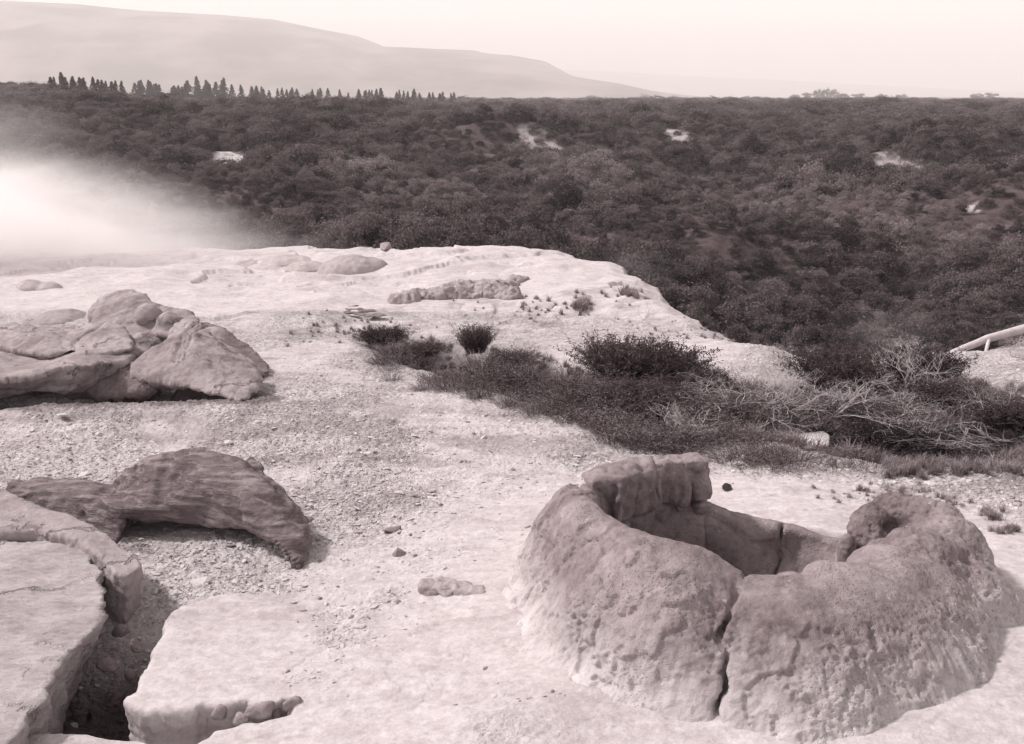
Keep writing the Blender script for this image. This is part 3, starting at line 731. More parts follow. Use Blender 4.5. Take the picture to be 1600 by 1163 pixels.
o = solid('pillow_rock', pillow, 0.018, M_SMOOTH, tuple(P(110, 545, 9.7)), 7, ((0.06, 2.0, 3, False, I3), (0.03, 6, 4, True, I3), (0.012, 16, 3, False, I3)), pillowfn)
tag(o, 'low rounded grey rock with a cracked crust lying on the overhanging slab', 'rock')
def back_mound(bm):
    add_hull(bm, [P(140,515,11.0),P(142,482,11.0),P(165,460,11.1),P(200,453,11.2),P(228,462,11.1),P(250,490,10.8),P(255,530,10.3),P(210,545,10.0),P(150,535,10.3),P(200,560,10.2),P(200,500,11.8)])
    add_hull(bm, [P(228,470,11.1),P(262,478,10.9),P(295,486,10.6),P(312,500,10.4),P(300,520,10.2),P(262,525,10.2),P(240,520,10.3),P(280,540,10.2),P(270,500,11.5)])
    add_blob(bm, P(235,500,10.55), (0.13, 0.14, 0.15)); add_blob(bm, P(268,508,10.4), (0.14, 0.13, 0.11), (0, .4, 0)); add_blob(bm, P(228,545,9.95), (0.15, 0.16, 0.12)); add_blob(bm, P(215,562,9.75), (0.12, 0.15, 0.12))
o = solid('lobed_mound', back_mound, 0.02, M_SMOOTH, tuple(G(210, 560, 0)), 9, ((0.05, 2.2, 3, False, I3), (0.035, 3.5, 3, True, I3), (0.010, 14, 4, False, I3)))
tag(o, 'lobed grey sinter mound, highest of the boulders at left, half in steam', 'boulder')
def facet(bm):
    add_hull(bm, [P(268,512,9.9),P(290,499,10.1),P(320,504,10.0),P(345,520,9.9),P(356,538,9.7),P(300,520,9.4),P(262,530,9.4),P(270,560,9.2),P(340,560,9.3)])
    add_hull(bm, [P(280,525,9.4),P(305,518,9.5),P(356,540,9.7),P(395,565,9.5),P(406,590,9.2),P(402,606,8.9),P(376,628,8.55),P(340,612,8.7),P(285,600,8.8),P(300,560,9.0),P(380,600,9.6)])
    add_hull(bm, [P(262,530,9.4),P(280,530,9.4),P(300,560,9.0),P(290,602,8.8),P(245,590,8.95),P(208,590,9.1),P(205,570,9.2),P(230,555,9.4),P(300,600,9.3),P(210,600,9.5)])
    add_blob(bm, P(338,528,9.8), (.10, .10, .09))
def facetfn(V, Nn):
    x, z = V[:, 0], V[:, 2]; D = np.zeros(len(V))
    for px in (277, 285, 293):
        c = P(px, 545, 9.2); D -= 0.035*np.exp(-((x-c.x+(z-c.z)*0.25)/0.016)**2)*sstep(c.z-.12, c.z-.02, z)
    under = sstep(0.0, -0.5, Nn[:, 2]-.1*0)
    D += under*0.04*fbm(V[:, 0], V[:, 1], V[:, 2], s=7, o=4, ridged=True)
    return D
o = solid('faceted_boulder', facet, 0.016, M_SMOOTH, tuple(G(310, 620, 0)), 3, ((0.04, 2.0, 3, False, I3), (0.022, 5, 4, True, I3), (0.008, 16, 3, False, I3)), facetfn)
tag(o, 'large grey boulder with smooth facets and three grooves, overhanging dark soil', 'boulder')
chunk('dark_boulder', 'dark rough boulder sloping down to the right behind the faceted boulder', 'boulder',
      [[P(300,500,10.6),P(320,500,10.6),P(350,515,10.5),P(392,540,10.3),P(422,572,10.0),P(420,582,9.8),P(408,592,9.7),P(350,600,9.8),P(330,560,10.0),P(340,600,10.4)]], M_ROCK, 0.018, ((0.05, 3, 3, False, I3), (0.015, 10, 3, False, I3)))
for lab, pts in (('dark crumbly rock pushed under the faceted boulder, right of the overhanging slab', [P(150,570,9.4),P(215,570,9.3),P(255,590,9.2),P(235,612,9.0),P(180,620,9.0),P(120,612,9.1),P(100,620,9.3),P(200,630,9.5)]),
                 ('dark earthy rock below the right end of the faceted boulder', [P(285,590,9.3),P(380,600,9.3),P(402,600,9.4),P(405,615,9.3),P(375,632,9.2),P(300,632,9.15),P(270,625,9.2)])):
    chunk('crumbly_rock', lab, 'rock', [pts], M_ROCK, 0.02, ((0.07, 4, 4, True, I3), (0.02, 14, 3, False, I3)), 2)

# rocks on the middle terrace
def ridge_rock(bm):
    for px, py, rx, ry, rz in ((632,470,.15,.16,.08),(655,468,.16,.2,.10),(678,466,.15,.2,.09),(702,462,.16,.22,.13),(728,460,.2,.26,.19),(752,460,.22,.28,.18),(778,462,.2,.26,.17),(796,466,.12,.18,.12),(790,446,.15,.1,.05),(812,440,.1,.08,.04)):
        add_blob(bm, gpt(px, py), (rx*1.15, ry, rz*.8))
o = solid('ridge_rock', ridge_rock, 0.016, M_SLABG, tuple(gpt(710, 474)), 1, ((0.07, 3, 4, False, (1, 1, 2.5)), (0.07, 7, 5, True, (1, 1, 2)), (0.02, 22, 3, False, I3)))
tag(o, 'long low knobbly grey rock lying on the white terrace', 'rock')
chunk('lumpy_rock', 'small lumpy rock on the terrace above the gully scrub', 'rock',
      [[P(533,486,13.2),P(545,475,13.4),P(562,476,13.4),P(570,490,13.1),P(560,497,12.9),P(535,497,12.9)],[P(562,484,13.3),P(578,479,13.4),P(590,486,13.3),P(606,494,13.0),P(580,497,12.9),P(560,496,12.9)]], M_ROCK, 0.018, ((0.03, 5, 3, False, I3),), fit=(560, 499, 12.9))
chunk('peaked_rock', 'little peaked grey rock, first rock right of the boulder group', 'rock',
      [[P(455,500,12.6),P(462,490,12.8),P(478,487,12.8),P(480,500,12.6),P(470,506,12.4),P(455,505,12.4)]], M_STONED, 0.014, fit=(468, 507, 12.4))
chunk('cube_rock', 'tiny upright pale block on the far rim of the terrace', 'rock',
      [[P(592,390,18.8),P(594,379,18.9),P(610,378,18.9),P(613,390,18.8),P(600,392,18.4),P(596,380,19.2),P(610,379,19.2)]], M_STONED, 0.02, fit=(600, 394, 18.5))
chunk('stone_block', 'squared pale stone block lying against the gully scrub', 'stone block',
      [[P(1212,688,8.3),P(1235,678,8.5),P(1288,674,8.5),P(1296,680,8.3),P(1296,696,8.05),P(1270,702,7.9),P(1235,702,7.9),P(1212,692,8.0),P(1290,700,8.4)]], M_STONE, 0.012, ((0.012, 5, 3, False, I3),), 2, fit=(1262, 704, 7.93))
chunk('flat_rock', 'low flat pale rock just below the squared block', 'rock',
      [[P(1255,702,7.85),P(1300,700,7.9),P(1315,708,7.7),P(1280,712,7.6),P(1250,708,7.7)]], M_STONE, 0.01, fit=(1280, 712, 7.65))
chunk('black_stone', 'single black stone on the bare ground behind the cone wall', 'stone',
      [[P(1127,758,6.9),P(1134,754,6.95),P(1142,756,6.95),P(1144,763,6.85),P(1138,768,6.8),P(1129,766,6.8),P(1136,760,7.0)]], M_BLACK, 0.005, ((0.008, 20, 3, False, I3),), 1, fit=(1135, 768, 6.83))
chunk('rim_stone', 'pale crumbly stone perched on the left end of the cone wall', 'stone',
      [[P(900,752,5.42),P(918,741,5.48),P(942,742,5.5),P(946,754,5.45),P(942,766,5.38),P(912,768,5.35),P(900,762,5.36)]], M_STONE, 0.006, ((0.012, 12, 4, False, I3),), 1)
HB = gpt(710, 925).z
hb = chunk('half_buried_rock', 'dark layered edge of a half buried slab, left of the cone base', 'rock',
      [[G(a_,y_,HB+h1),G(a_+w_,y_+2,HB+h1*.8),G(a_+3,y_-9,HB+h1*.6),G(a_+w_-4,y_-7,HB+h1*.5),G(a_,y_+12,HB-.04),G(a_+w_,y_+15,HB-.04),G(a_+w_/2,y_+h_,HB-.01),G(a_,y_-12,HB-.05),G(a_+w_,y_-12,HB-.05)] for a_, y_, w_, h_, h1 in ((656,918,30,14,.03),(680,916,34,20,.034),(708,921,30,16,.026),(732,924,26,12,.022))], M_LAYER, 0.006, ((0.016, 7, 4, True, (1, 1, 7)), (0.008, 22, 3, False, I3)), 1)
for i, (pts, lab) in enumerate((([(418,405,.55,.5,.12),(450,402,.5,.4,.14),(480,410,.35,.4,.1)], 'pale grey double dome on the far terrace, left of a notch'),
                               ([(545,412,.46,.42,.27),(575,408,.30,.4,.18)], 'smooth pale dome on the far terrace, right of a notch'),
                               ([(95,492,.30,.4,.16)], 'faint rounded mound hazed by steam at far left'),
                               ([(48,440,.18,.2,.12),(72,442,.2,.2,.10)], 'pair of faint low lumps in the steam at far left'))):
    def b_(bm):
        for px, py, a, b2, c2 in pts:
            q = gpt(px, py+8); q.z -= c2*.25; add_blob(bm, q, (a, b2, c2))
    q = gpt(pts[0][0], pts[0][1]+8)
    o = solid('sinter_dome', b_, 0.022, M_DOME if i != 2 else M_SMOOTH, tuple(q), 3, ((0.03, 3, 3, False, I3), (.01, 12, 2, False, I3)))
    tag(o, lab, 'sinter dome')

# ------------------------------------------------------------------ vegetation meshes
def leaves_at(Pc, rg, size, elong=2.0, up=0.0, outward=None):
    """small leaf quads around the given points"""
    n = len(Pc)
    a = rg.normal(size=(n, 3)); a[:, 2] += up
    if outward is not None: a += outward
    a /= np.linalg.norm(a, axis=1)[:, None]
    r = rg.normal(size=(n, 3)); b_ = np.cross(a, r); b_ /= np.linalg.norm(b_, axis=1)[:, None]+1e-9
    s = size*rg.uniform(0.6, 1.4, n)[:, None]
    w = s*0.5; l = s*elong*0.5
    V = np.stack([Pc-a*l, Pc+b_*w*.6, Pc+a*l, Pc-b_*w*.6], 1).reshape(-1, 3)
    F = np.arange(n*4).reshape(-1, 4)
    return V, F, np.repeat(rg.random(n), 4)
def tube(path, r0, r1, sides=4):
    """tapered tube along a path"""
    n = len(path); V = []; path = [Vector(p) for p in path]
    for i, p in enumerate(path):
        d = (path[min(i+1, n-1)]-path[max(i-1, 0)]).normalized()
        a = d.orthogonal().normalized(); b_ = d.cross(a); r = r0+(r1-r0)*i/(n-1)
        for k in range(sides):
            t_ = 2*math.pi*k/sides; V.append(p+a*math.cos(t_)*r+b_*math.sin(t_)*r)
    F = []
    for i in range(n-1):
        for k in range(sides):
            k1 = (k+1) % sides; F.append((i*sides+k, i*sides+k1, (i+1)*sides+k1, (i+1)*sides+k))
    return V, F
class Acc:
    def __init__(s): s.V = []; s.F = []; s.L = []; s.n = 0
    def add(s, V, F, L=None):
        V = np.array([tuple(v) for v in V]) if not isinstance(V, np.ndarray) else V
        F = np.array(F); s.V.append(V); s.F.append(F+s.n); s.L.append(np.full(len(V), .5) if L is None else L); s.n += len(V)
    def mesh(s, name, mat, smooth=False):
        return mesh_np(name, np.concatenate(s.V), np.concatenate(s.F), mat, smooth, {'leaf': np.concatenate(s.L)})
def scrub_meshes(seed, nleaf=2600, mat=None, tall=1.0, wisp=0.25, leafs=0.040, ncl=16):
    """one rounded, uneven scrub bush, about one unit high and 1.2 wide"""
    rg = np.random.default_rng(seed); A_ = Acc()
    cl = []
    for i in range(ncl):
        th = rg.uniform(0, 2*math.pi); rr = 0.42*math.sqrt(rg.uniform(0, 1)); h = (0.72-0.9*rr*rr)*rg.uniform(.45, 1.05)*tall
        cl.append((rr*math.cos(th), rr*math.sin(th), h, rg.uniform(.12, .24)))
    per = nleaf//len(cl)
    for cx, cy, cz, cr in cl:
        d = rg.normal(size=(per, 3)); d /= np.linalg.norm(d, axis=1)[:, None]
        rad = cr*rg.uniform(0.35, 1.0, per)**0.5
        d[:, 2] = np.where(d[:, 2] < -.3, -d[:, 2]*.6, d[:, 2])
        p = np.stack([cx+d[:, 0]*rad, cy+d[:, 1]*rad, cz+d[:, 2]*rad*0.9], 1)
        # fine upright shoots
        k = int(per*wisp); p[:k, 2] += np.minimum(rg.exponential(0.07, k), .16)*tall
        V, F, L = leaves_at(p, rg, leafs, 1.9, 0.7)
        A_.add(V, F, L)
    # skirt of foliage down to the ground
    n = nleaf//3; th = rg.uniform(0, 2*math.pi, n); rr = rg.uniform(.25, .55, n)
    p = np.stack([rr*np.cos(th), rr*np.sin(th), rg.uniform(0.0, .35, n)], 1); V, F, L = leaves_at(p, rg, leafs, 1.9, .7); A_.add(V, F, L)
    leaf = A_.mesh('foliage', mat)
    B_ = Acc()
    for i in range(7):
        c = cl[i]; m = Vector((c[0]*.4, c[1]*.4, c[2]*.5))
        V, F = tube([(rg.uniform(-.03, .03), rg.uniform(-.03, .03), -.05), m, (c[0], c[1], c[2])], .022, .008); B_.add(V, F)
    return leaf, B_.mesh('stems', M_BARK)
SCRUB = [scrub_meshes(100+i, mat=M_SCRUB, tall=rng.uniform(.85, 1.25), ncl=12+2*i) for i in range(6)]
SCRUBP = [scrub_meshes(200+i, mat=M_SCRUBP, nleaf=1500, tall=1.2, wisp=.5, ncl=11) for i in range(2)]

def pine_meshes(seed):
    rg = np.random.default_rng(seed); A_ = Acc(); tiers = 15
    for k in range(tiers):
        h = 0.10+0.90*k/tiers; R_ = 0.30*(1-h)**0.95+0.008; nb = 9
        for j in range(nb):
            th = rg.uniform(0, 6.283); rl = R_*rg.uniform(.6, 1.1); m = 16
            u = rg.random(m)**.7
            p = np.stack([np.cos(th)*rl*u, np.sin(th)*rl*u, h+0.05*u*0-0.05*u*u+rg.normal(0, .012, m)], 1)
            V, F, L = leaves_at(p, rg, .030, 2.0, .3); A_.add(V, F, L)
    V, F = tube([(0, 0, -.03), (0, 0, .5), (0, 0, .97)], .016, .003)
    B_ = Acc(); B_.add(V, F)
    return A_.mesh('crown', M_PINE), B_.mesh('trunk', M_BARK)
PINE = [pine_meshes(300+i) for i in range(4)]

def heath_meshes(seed, nst=150, mat=None, h=1.0, leafy=14, spread=.9, lw=.016):
    """low wiry bush of many fine upright shoots"""
    rg = np.random.default_rng(seed); A_ = Acc(); Pt = []
    B_ = Acc()
    for i in range(nst):
        th = rg.uniform(0, 6.283); b0 = rg.uniform(0, .32); lean = rg.uniform(0.05, spread)*.55; hh = h*rg.uniform(.45, 1.0)*(1-.35*b0)
        p0 = np.array([b0*math.cos(th), b0*math.sin(th), 0]); q = np.array([math.cos(th+rg.normal(0, .6)), math.sin(th+rg.normal(0, .6)), 0])
        ts = np.linspace(0, 1, 5); path = [p0+q*lean*t_**1.6+np.array([0, 0, hh*t_])+rg.normal(0, .012, 3)*t_ for t_ in ts]
        V, F = tube(path, .004, .0015, 3); B_.add(V, F)
        tt = rg.uniform(.15, 1.05, leafy); pts = np.array([p0+q*lean*t_**1.6+np.array([0, 0, hh*t_]) for t_ in tt])+rg.normal(0, .022, (leafy, 3)); Pt.append(pts)
    pts = np.concatenate(Pt); V, F, L = leaves_at(pts, rg, lw, 3.0, 1.2); A_.add(V, F, L)
    return A_.mesh('foliage', mat), B_.mesh('twigs', M_BARK)
HEATH = [heath_meshes(400+i, mat=M_HEATH) for i in range(4)]
DRYH = [heath_meshes(430+i, 130, M_DRY, 1.0, 9, 1.2, .012) for i in range(3)]
BUSH = [heath_meshes(450+i, 460, M_BUSH, 1.0, 36, .9, .024) for i in range(3)]

def dead_mesh(seed, depth=5, up=.55, spread=.6, rad=.0085):
    rg = random.Random(seed); A_ = Acc()
    def grow(p, d, L, r, k):
        path = [p]; q = p.copy(); dd = d.copy()
        for i in range(4):
            dd = (dd+Vector((rg.gauss(0, .22), rg.gauss(0, .22), rg.gauss(.02, .16)))).normalized(); q = q+dd*L/4; path.append(q.copy())
        V, F = tube(path, r, r*.6, 5 if k > 2 else 3); A_.add(V, F)
        if k <= 0: return
        for i in range(rg.choice((2, 3, 3))):
            s_ = path[rg.choice((2, 3, 4, 4))]; nd = (dd+Vector((rg.gauss(0, spread), rg.gauss(0, spread), rg.gauss(.12, spread*.6)))).normalized()
            grow(s_, nd, L*rg.uniform(.62, .85), r*.6, k-1)
    for i in range(rg.choice((3, 4, 5))):
        th = rg.uniform(0, 6.283); grow(Vector((0, 0, -.03)), Vector((math.cos(th)*.8, math.sin(th)*.8, up+rg.random()*.5)).normalized(), .30, rad, depth)
    return A_.mesh('branches', M_DEAD, True)
DEAD = [dead_mesh(500+i, 4 if i % 2 else 5) for i in range(5)]
def grass_mesh(seed, n=60, h=1.0, mat=None, w=.02):
    rg = np.random.default_rng(seed); A_ = Acc(); V = []; F = []; L = []
    for i in range(n):
        th = rg.uniform(0, 6.283); p = np.array([rg.normal(0, .12), rg.normal(0, .12), 0]); q = np.array([math.cos(th), math.sin(th), 0])*rg.uniform(.1, .7); hh = h*rg.uniform(.4, 1)
        s_ = np.array([-math.sin(th), math.cos(th), 0])*w; k = len(V); mid = p+q*.3+np.array([0, 0, hh*.65]); tip = p+q+np.array([0, 0, hh*.85])
        V += [p-s_, p+s_, mid+s_*.6, mid-s_*.6, tip, tip]; F += [(k, k+1, k+2, k+3), (k+3, k+2, k+4, k+5)]; L += [rg.random()]*6
    A_.add(np.array(V), F, np.array(L)); return A_.mesh('blades', mat)
GRASS = [grass_mesh(600+i, mat=M_DRY) for i in range(3)]

# ------------------------------------------------------------------ scatter for what nobody could count
def scatter(name, meshes, pts, scales, idx, rz=None, tilt=0.12, squash=None):
    pts = np.asarray(pts, np.float32); n = len(pts)
    me = bpy.data.meshes.new(name); me.vertices.add(n); me.vertices.foreach_set('co', pts.ravel())
    rg = np.random.default_rng(len(pts)); rot = np.zeros((n, 3), np.float32); rot[:, 0] = rg.normal(0, tilt, n); rot[:, 1] = rg.normal(0, tilt, n)
    rot[:, 2] = rg.uniform(0, 6.283, n) if rz is None else rz
    sc = np.asarray(scales, np.float32)
    if sc.ndim == 1: sc = np.repeat(sc[:, None], 3, 1)
    for nm, ty, da in (('rot', 'FLOAT_VECTOR', rot), ('scl', 'FLOAT_VECTOR', sc)):
        a = me.attributes.new(nm, ty, 'POINT'); a.data.foreach_set('vector', np.ascontiguousarray(da, dtype=np.float32).ravel())
    a = me.attributes.new('idx', 'INT', 'POINT'); a.data.foreach_set('value', np.asarray(idx, np.int32))
    o = link(name, me)
    src = bpy.data.collections.new(name+'_kinds')
    for k, m in enumerate(meshes):
        s_ = bpy.data.objects.new(f'{name}_kind_{k:02d}', m); src.objects.link(s_)
    ng = bpy.data.node_groups.new(name, 'GeometryNodeTree')
    ng.interface.new_socket('Geometry', in_out='INPUT', socket_type='NodeSocketGeometry'); ng.interface.new_socket('Geometry', in_out='OUTPUT', socket_type='NodeSocketGeometry')
    gi = ng.nodes.new('NodeGroupInput'); go = ng.nodes.new('NodeGroupOutput'); ip = ng.nodes.new('GeometryNodeInstanceOnPoints'); ci = ng.nodes.new('GeometryNodeCollectionInfo')
    ci.inputs['Collection'].default_value = src; ci.inputs['Separate Children'].default_value = True; ci.inputs['Reset Children'].default_value = True
    ip.inputs['Pick Instance'].default_value = True
    def na(nm, ty):
        q = ng.nodes.new('GeometryNodeInputNamedAttribute'); q.data_type = ty; q.inputs[0].default_value = nm; return q.outputs[0]
    L = ng.links.new
    L(gi.outputs[0], ip.inputs['Points']); L(ci.outputs[0], ip.inputs['Instance']); L(na('idx', 'INT'), ip.inputs['Instance Index'])
    L(na('scl', 'FLOAT_VECTOR'), ip.inputs['Scale']); er = ng.nodes.new('FunctionNodeEulerToRotation'); L(na('rot', 'FLOAT_VECTOR'), er.inputs[0]); L(er.outputs[0], ip.inputs['Rotation'])
    L(ip.outputs[0], go.inputs[0])
    md = o.modifiers.new('scatter', 'NODES'); md.node_group = ng
    return tag(o, kind='stuff')

def two_part(name, pair, loc, rz, sc, label, cat, group=None, parts=('foliage', 'stems')):
    r = empty(name, loc, rz); r.scale = sc
    for nm, me in zip(parts, pair): link(nm, me, r)
    return tag(r, label, cat, group)

# ---- valley scrub
def place_valley():
    pts = []
    d = 27.0
    while d < 900:
        s = max(1.12, 0.0112*d)
        n = int(2*math.tan(R(31))*d/s); xs = (np.arange(n)-n/2+rng.uniform(-.4, .4, n))*s; ys = d+rng.uniform(-.45, .45, n)*s
        pts.append(np.stack([xs, ys, np.full(n, s)], 1)); d += s*0.92
    Q = np.concatenate(pts); x, y, s = Q.T
    sd = poly_sd(x, y, RIM); z = near_h(x, y, False)[0]
    bm_ = bare_mask(x, y)
    dens = fbm(x, y, s=1/18., o=3, off=50)
    keep = (sd > 5.0) & ((bm_ < 0.25) | (rng.random(len(x)) < np.where(bm_ > .75, .02, .3))) & ((dens > -0.36) | (rng.random(len(x)) < .8)) & ~((y < 48) & (sd < 7.5))
    x, y, s, z, dens = x[keep], y[keep], s[keep], z[keep], dens[keep]
    size = np.where(y < 300, 1.0, 0.9)*s*rng.uniform(0.9, 1.75, len(x))*(1+0.65*np.clip(dens*2.4, -.8, 1))
    size = np.where(y < 120, size*1.05, np.minimum(size, s*1.9))
    return x, y, z, size
vx, vy, vz_, vsz = place_valley()
dist = np.hypot(vx, vy)
visible = (np.abs(vx/vy) < math.tan(R(25.6)))
# those right behind the rim are hidden by it: sight line test against the terrace
def hidden(x, y, z, hgt):
    hid = np.zeros(len(x), bool)
    for f_ in np.linspace(.1, .97, 60):
        zz = CAMH+(z+hgt-CAMH)*f_; hid |= zz < near_h(x*f_, y*f_, False)[0]
    return hid
sel = np.where(visible & (dist < 110))[0]
hd = hidden(vx[sel], vy[sel], vz_[sel], vsz[sel]); sel = sel[~hd]
score = vsz[sel]/dist[sel]; sel = sel[np.argsort(-score)][:288]
pale_mask = fbm(vx, vy, s=1/9., o=2, off=77)
patchsel = np.zeros(len(vx), bool)
for px, py in ((640,285),(690,290),(850,262),(880,270),(940,282),(1010,290),(1100,288),(1170,292),(80,270),(130,268),(800,272),(560,268),(1400,300),(1300,290),(1480,335)):
    qx, qy = slope_point(px, py+8); patchsel |= (np.hypot(vx-qx, (vy-qy)*.6) < 4.6) & (rng.random(len(vx)) < .6)
ind = set(sel.tolist())
lab_dark = 'dark rounded scrub bush in the dense thicket on the valley floor beyond the white terrace'
lab_pale = 'pale feathery scrub bush standing out in the dark thicket beyond the white terrace'
for i in sel:
    pale = bool(patchsel[i]); k = random.randrange(2 if pale else 6)
    w = random.uniform(.9, 1.35)
    two_part('scrub_bush', (SCRUBP if pale else SCRUB)[k], (vx[i], vy[i], vz_[i]-.05), random.uniform(0, 6.28), (vsz[i]*w, vsz[i]*w, vsz[i]*random.uniform(.7, 1.15)),
             lab_pale if pale else lab_dark, 'bush', 'pale bushes in the valley thicket' if pale else 'dark bushes of the valley thicket')
rest = np.array([i for i in range(len(vx)) if i not in ind])
rest_i = np.where(patchsel[rest], 6+rng.integers(0, 2, len(rest)), rng.integers(0, 6, len(rest)))
ws = rng.uniform(.95, 1.4, len(rest)); hs = rng.uniform(.6, 1.1, len(rest))*np.interp(dist[rest], [100, 250, 500, 900], [1.0, .75, .34, .15])
scatter('scrub_thicket', [m[0] for m in SCRUB]+[m[0] for m in SCRUBP], np.stack([vx[rest], vy[rest], vz_[rest]-.05], 1), np.stack([vsz[rest]*ws, vsz[rest]*ws, vsz[rest]*hs], 1), rest_i)
print('scrub', len(vx), 'individual', len(sel))

# ---- pines along the horizon
pine_px = []
rp_ = random.Random(4)
for a, b2, n, h0, h1 in ((78,130,9,6,12),(130,195,8,7,15),(208,255,11,13,23),(262,300,7,12,22),(300,332,7,18,25),(338,348,2,22,28),(352,362,2,14,20),(377,381,1,18,20),(388,416,7,9,17),(420,470,7,9,15),(484,514,4,8,15),(528,545,2,6,9),(556,600,9,8,16),(616,660,7,7,12),(670,715,8,5,9)):
    n = max(1, round(n*.95))
    for k in range(n):
        pine_px.append((a+(b2-a)*(k+.5)/n+rp_.uniform(-4, 4), min(h1, rp_.lognormvariate(math.log((h0+h1)*.22), .42))))
_o = 'first second third fourth fifth sixth seventh eighth ninth tenth eleventh twelfth thirteenth fourteenth fifteenth sixteenth seventeenth eighteenth nineteenth'.split()
ORD = _o+[f'{t_}-{o_}' if o_ else e_ for t_, e_ in (('twenty', 'twentieth'), ('thirty', 'thirtieth'), ('forty', 'fortieth'), ('fifty', 'fiftieth'), ('sixty', 'sixtieth'), ('seventy', 'seventieth'), ('eighty', 'eightieth')) for o_ in ['']+_o[:9]]
ci_ = 0
pine_px.sort()
for px, hp in pine_px:
    base_py = np.interp(px, [0, 90, 195, 255, 400, 720], [128, 122, 133, 141, 143, 149]); dd = rp_.uniform(560, 640) if px > 200 else rp_.uniform(315, 345)
    pt = P(px, base_py+1.5, dd); zt = float(valley(np.array([pt.x]), np.array([pt.y]))[0])
    hgt = (P(px, base_py-hp, dd).z - zt)*1.06
    zt2 = zt
    ci_ += 1
    lab = f'{ORD[ci_-1]} conifer from the left in the horizon row below the mountain' if px > 200 else 'small dark conifer on the low hilltop at far left'
    if px <= 200: ci_ = 0
    two_part('pine_tree', PINE[rp_.randrange(4)], (pt.x, pt.y, zt2-.2), rp_.uniform(0, 6), (hgt*rp_.uniform(1.1, 1.7),)*2+(hgt,), lab, 'conifer', 'conifers along the horizon' if px > 200 else 'conifers on the left hilltop', ('crown', 'trunk'))
# hazy far trees at right
for px, w, hp in ((1240,16,4),(1262,14,5),(1278,12,10),(1290,14,11),(1303,12,9),(1318,16,6),(1340,18,4),(1380,18,3),(1410,16,3),(1530,20,4),(1550,18,5)):
    pt = P(px, 151, 1500); zt = float(valley(np.array([pt.x]), np.array([pt.y]))[0]); h_ = P(px, 150-hp, 1500).z-zt
    two_part('broad_tree', SCRUB[px % 6], (pt.x, pt.y, zt-1), px, (w*1.1, w*1.1, h_*1.15), 'faint hazy tree in the distant plain at right', 'tree', 'hazy trees on the far plain', ('crown', 'trunk'))

# ---- the gully scrub
rb = random.Random(21)
def dims(me):
    a = np.empty(len(me.vertices)*3, np.float32); me.vertices.foreach_get('co', a); a = a.reshape(-1, 3)
    return np.percentile(a[:, 0], 97)-np.percentile(a[:, 0], 3), np.percentile(a[:, 2], 98.5)
def bush(px, py, w, h, lab, kind='BUSH', grp=None, n=1):
    """py is where the bush meets the ground; w, h in photo pixels"""
    q = gpt(px, py); m = FPX/(q.y*cp+CAMH*sp)
    src = {'BUSH': BUSH, 'HEATH': HEATH, 'DRY': DRYH}[kind]; me = src[rb.randrange(len(src))]
    return two_part('heath_bush' if kind != 'BUSH' else 'dark_bush', me, (q.x, q.y, q.z-.02), rb.uniform(0, 6), (w/m/dims(me[0])[0], w/m/dims(me[0])[0], h/m/dims(me[0])[1]), lab, 'bush', grp, ('foliage', 'twigs'))
def in_poly_pts(n, yr, seed):
    rg = np.random.default_rng(seed); out = []
    while len(out) < n:
        px = rg.uniform(540, 1640); py = rg.uniform(*yr); q = G(px, py, -.25)
        if poly_sd(np.array([q.x]), np.array([q.y]), GUL)[0] < -0.08: out.append((px, py, q))
    return out
for lab, lst in (('dense dark rounded bush on the upper edge of the gully, tallest of the near bushes', [(968,590,105,60)]),
                 ('dense dark bush joined to the right side of the tallest near bush', [(1040,598,95,58)]),
                 ('dense dark bush at the right end of the white terrace', [(1305,608,95,62)]),
                 ('dark low bush beside the dead pale branches, right of the terrace end', [(1350,612,60,40)]),
                 ('dark bush behind the pale dead shrub near the fallen log', [(1440,598,90,52)]),
                 ('dark bush in front of the pale dead shrub, lower right', [(1470,635,80,45)]),
                 ('dark upright bush at the upper left part of the gully', [(743,548,42,40)]),
                 ('dark bush low in the shade at the lower right end of the gully', [(1440,715,130,34)]),
                 ('dark spreading bush left of the one at the gully lower right end', [(1340,702,150,42)]),
                 ('dark bush at the right picture edge above the bare ground', [(1580,665,90,40)]),
                 ('dark bush nestled in the middle of the gully scrub', [(1010,640,120,45)]),
                 ('dark little bush right below the tallest near bush', [(1105,608,60,34)]),
                 ('long dark low bush at the foot of the gully edge, right of the squared block', [(1385,712,120,34)]),
                 ('last dark bush at the low right point of the gully', [(1492,722,80,22)]),
                 ('dark tuft of scrub at the left tip of the gully', [(600,533,60,22)]), ('dark bushy tuft between the left tip and the upright bush', [(665,552,46,20)]), ('dark scrub tuft right of the upright bush on the upper gully edge', [(800,572,60,24)])):
    for px, py, w, h in lst: bush(px, py, w, h, lab)
for px, py, q in in_poly_pts(150, (522, 735), 5):
    if px > 1600: continue
    t_ = (px-540)/1100.; sc = rb.uniform(.5, 1.15)
    if px > 1330 and rb.random() < .6: continue
    dry = rb.random() < (.12 if px < 1050 else .25+(px-1050)/450); k_ = .62+.38*min(1, max(0, (px-560)/200))
    bush(px, py, (78+60*t_)*sc*k_, (32+18*t_)*sc*k_*(.7 if px > 1150 else 1), 'straw pale dry heath bush among the darker ones in the gully' if dry else 'wiry grey brown heath bush in the scrub band across the gully', 'DRY' if dry else 'HEATH', 'dry heath bushes in the gully' if dry else 'heath bushes in the gully')
LMK = [('the tallest near bush', 990, 560), ('the squared stone block', 1260, 686), ('the fallen log', 1530, 535), ('the right end of the white terrace', 1260, 560), ('the left tip of the gully', 600, 535), ('the bare ground at the right edge', 1590, 720), ('the dark bush at the terrace end', 1310, 590)]
_used = {}
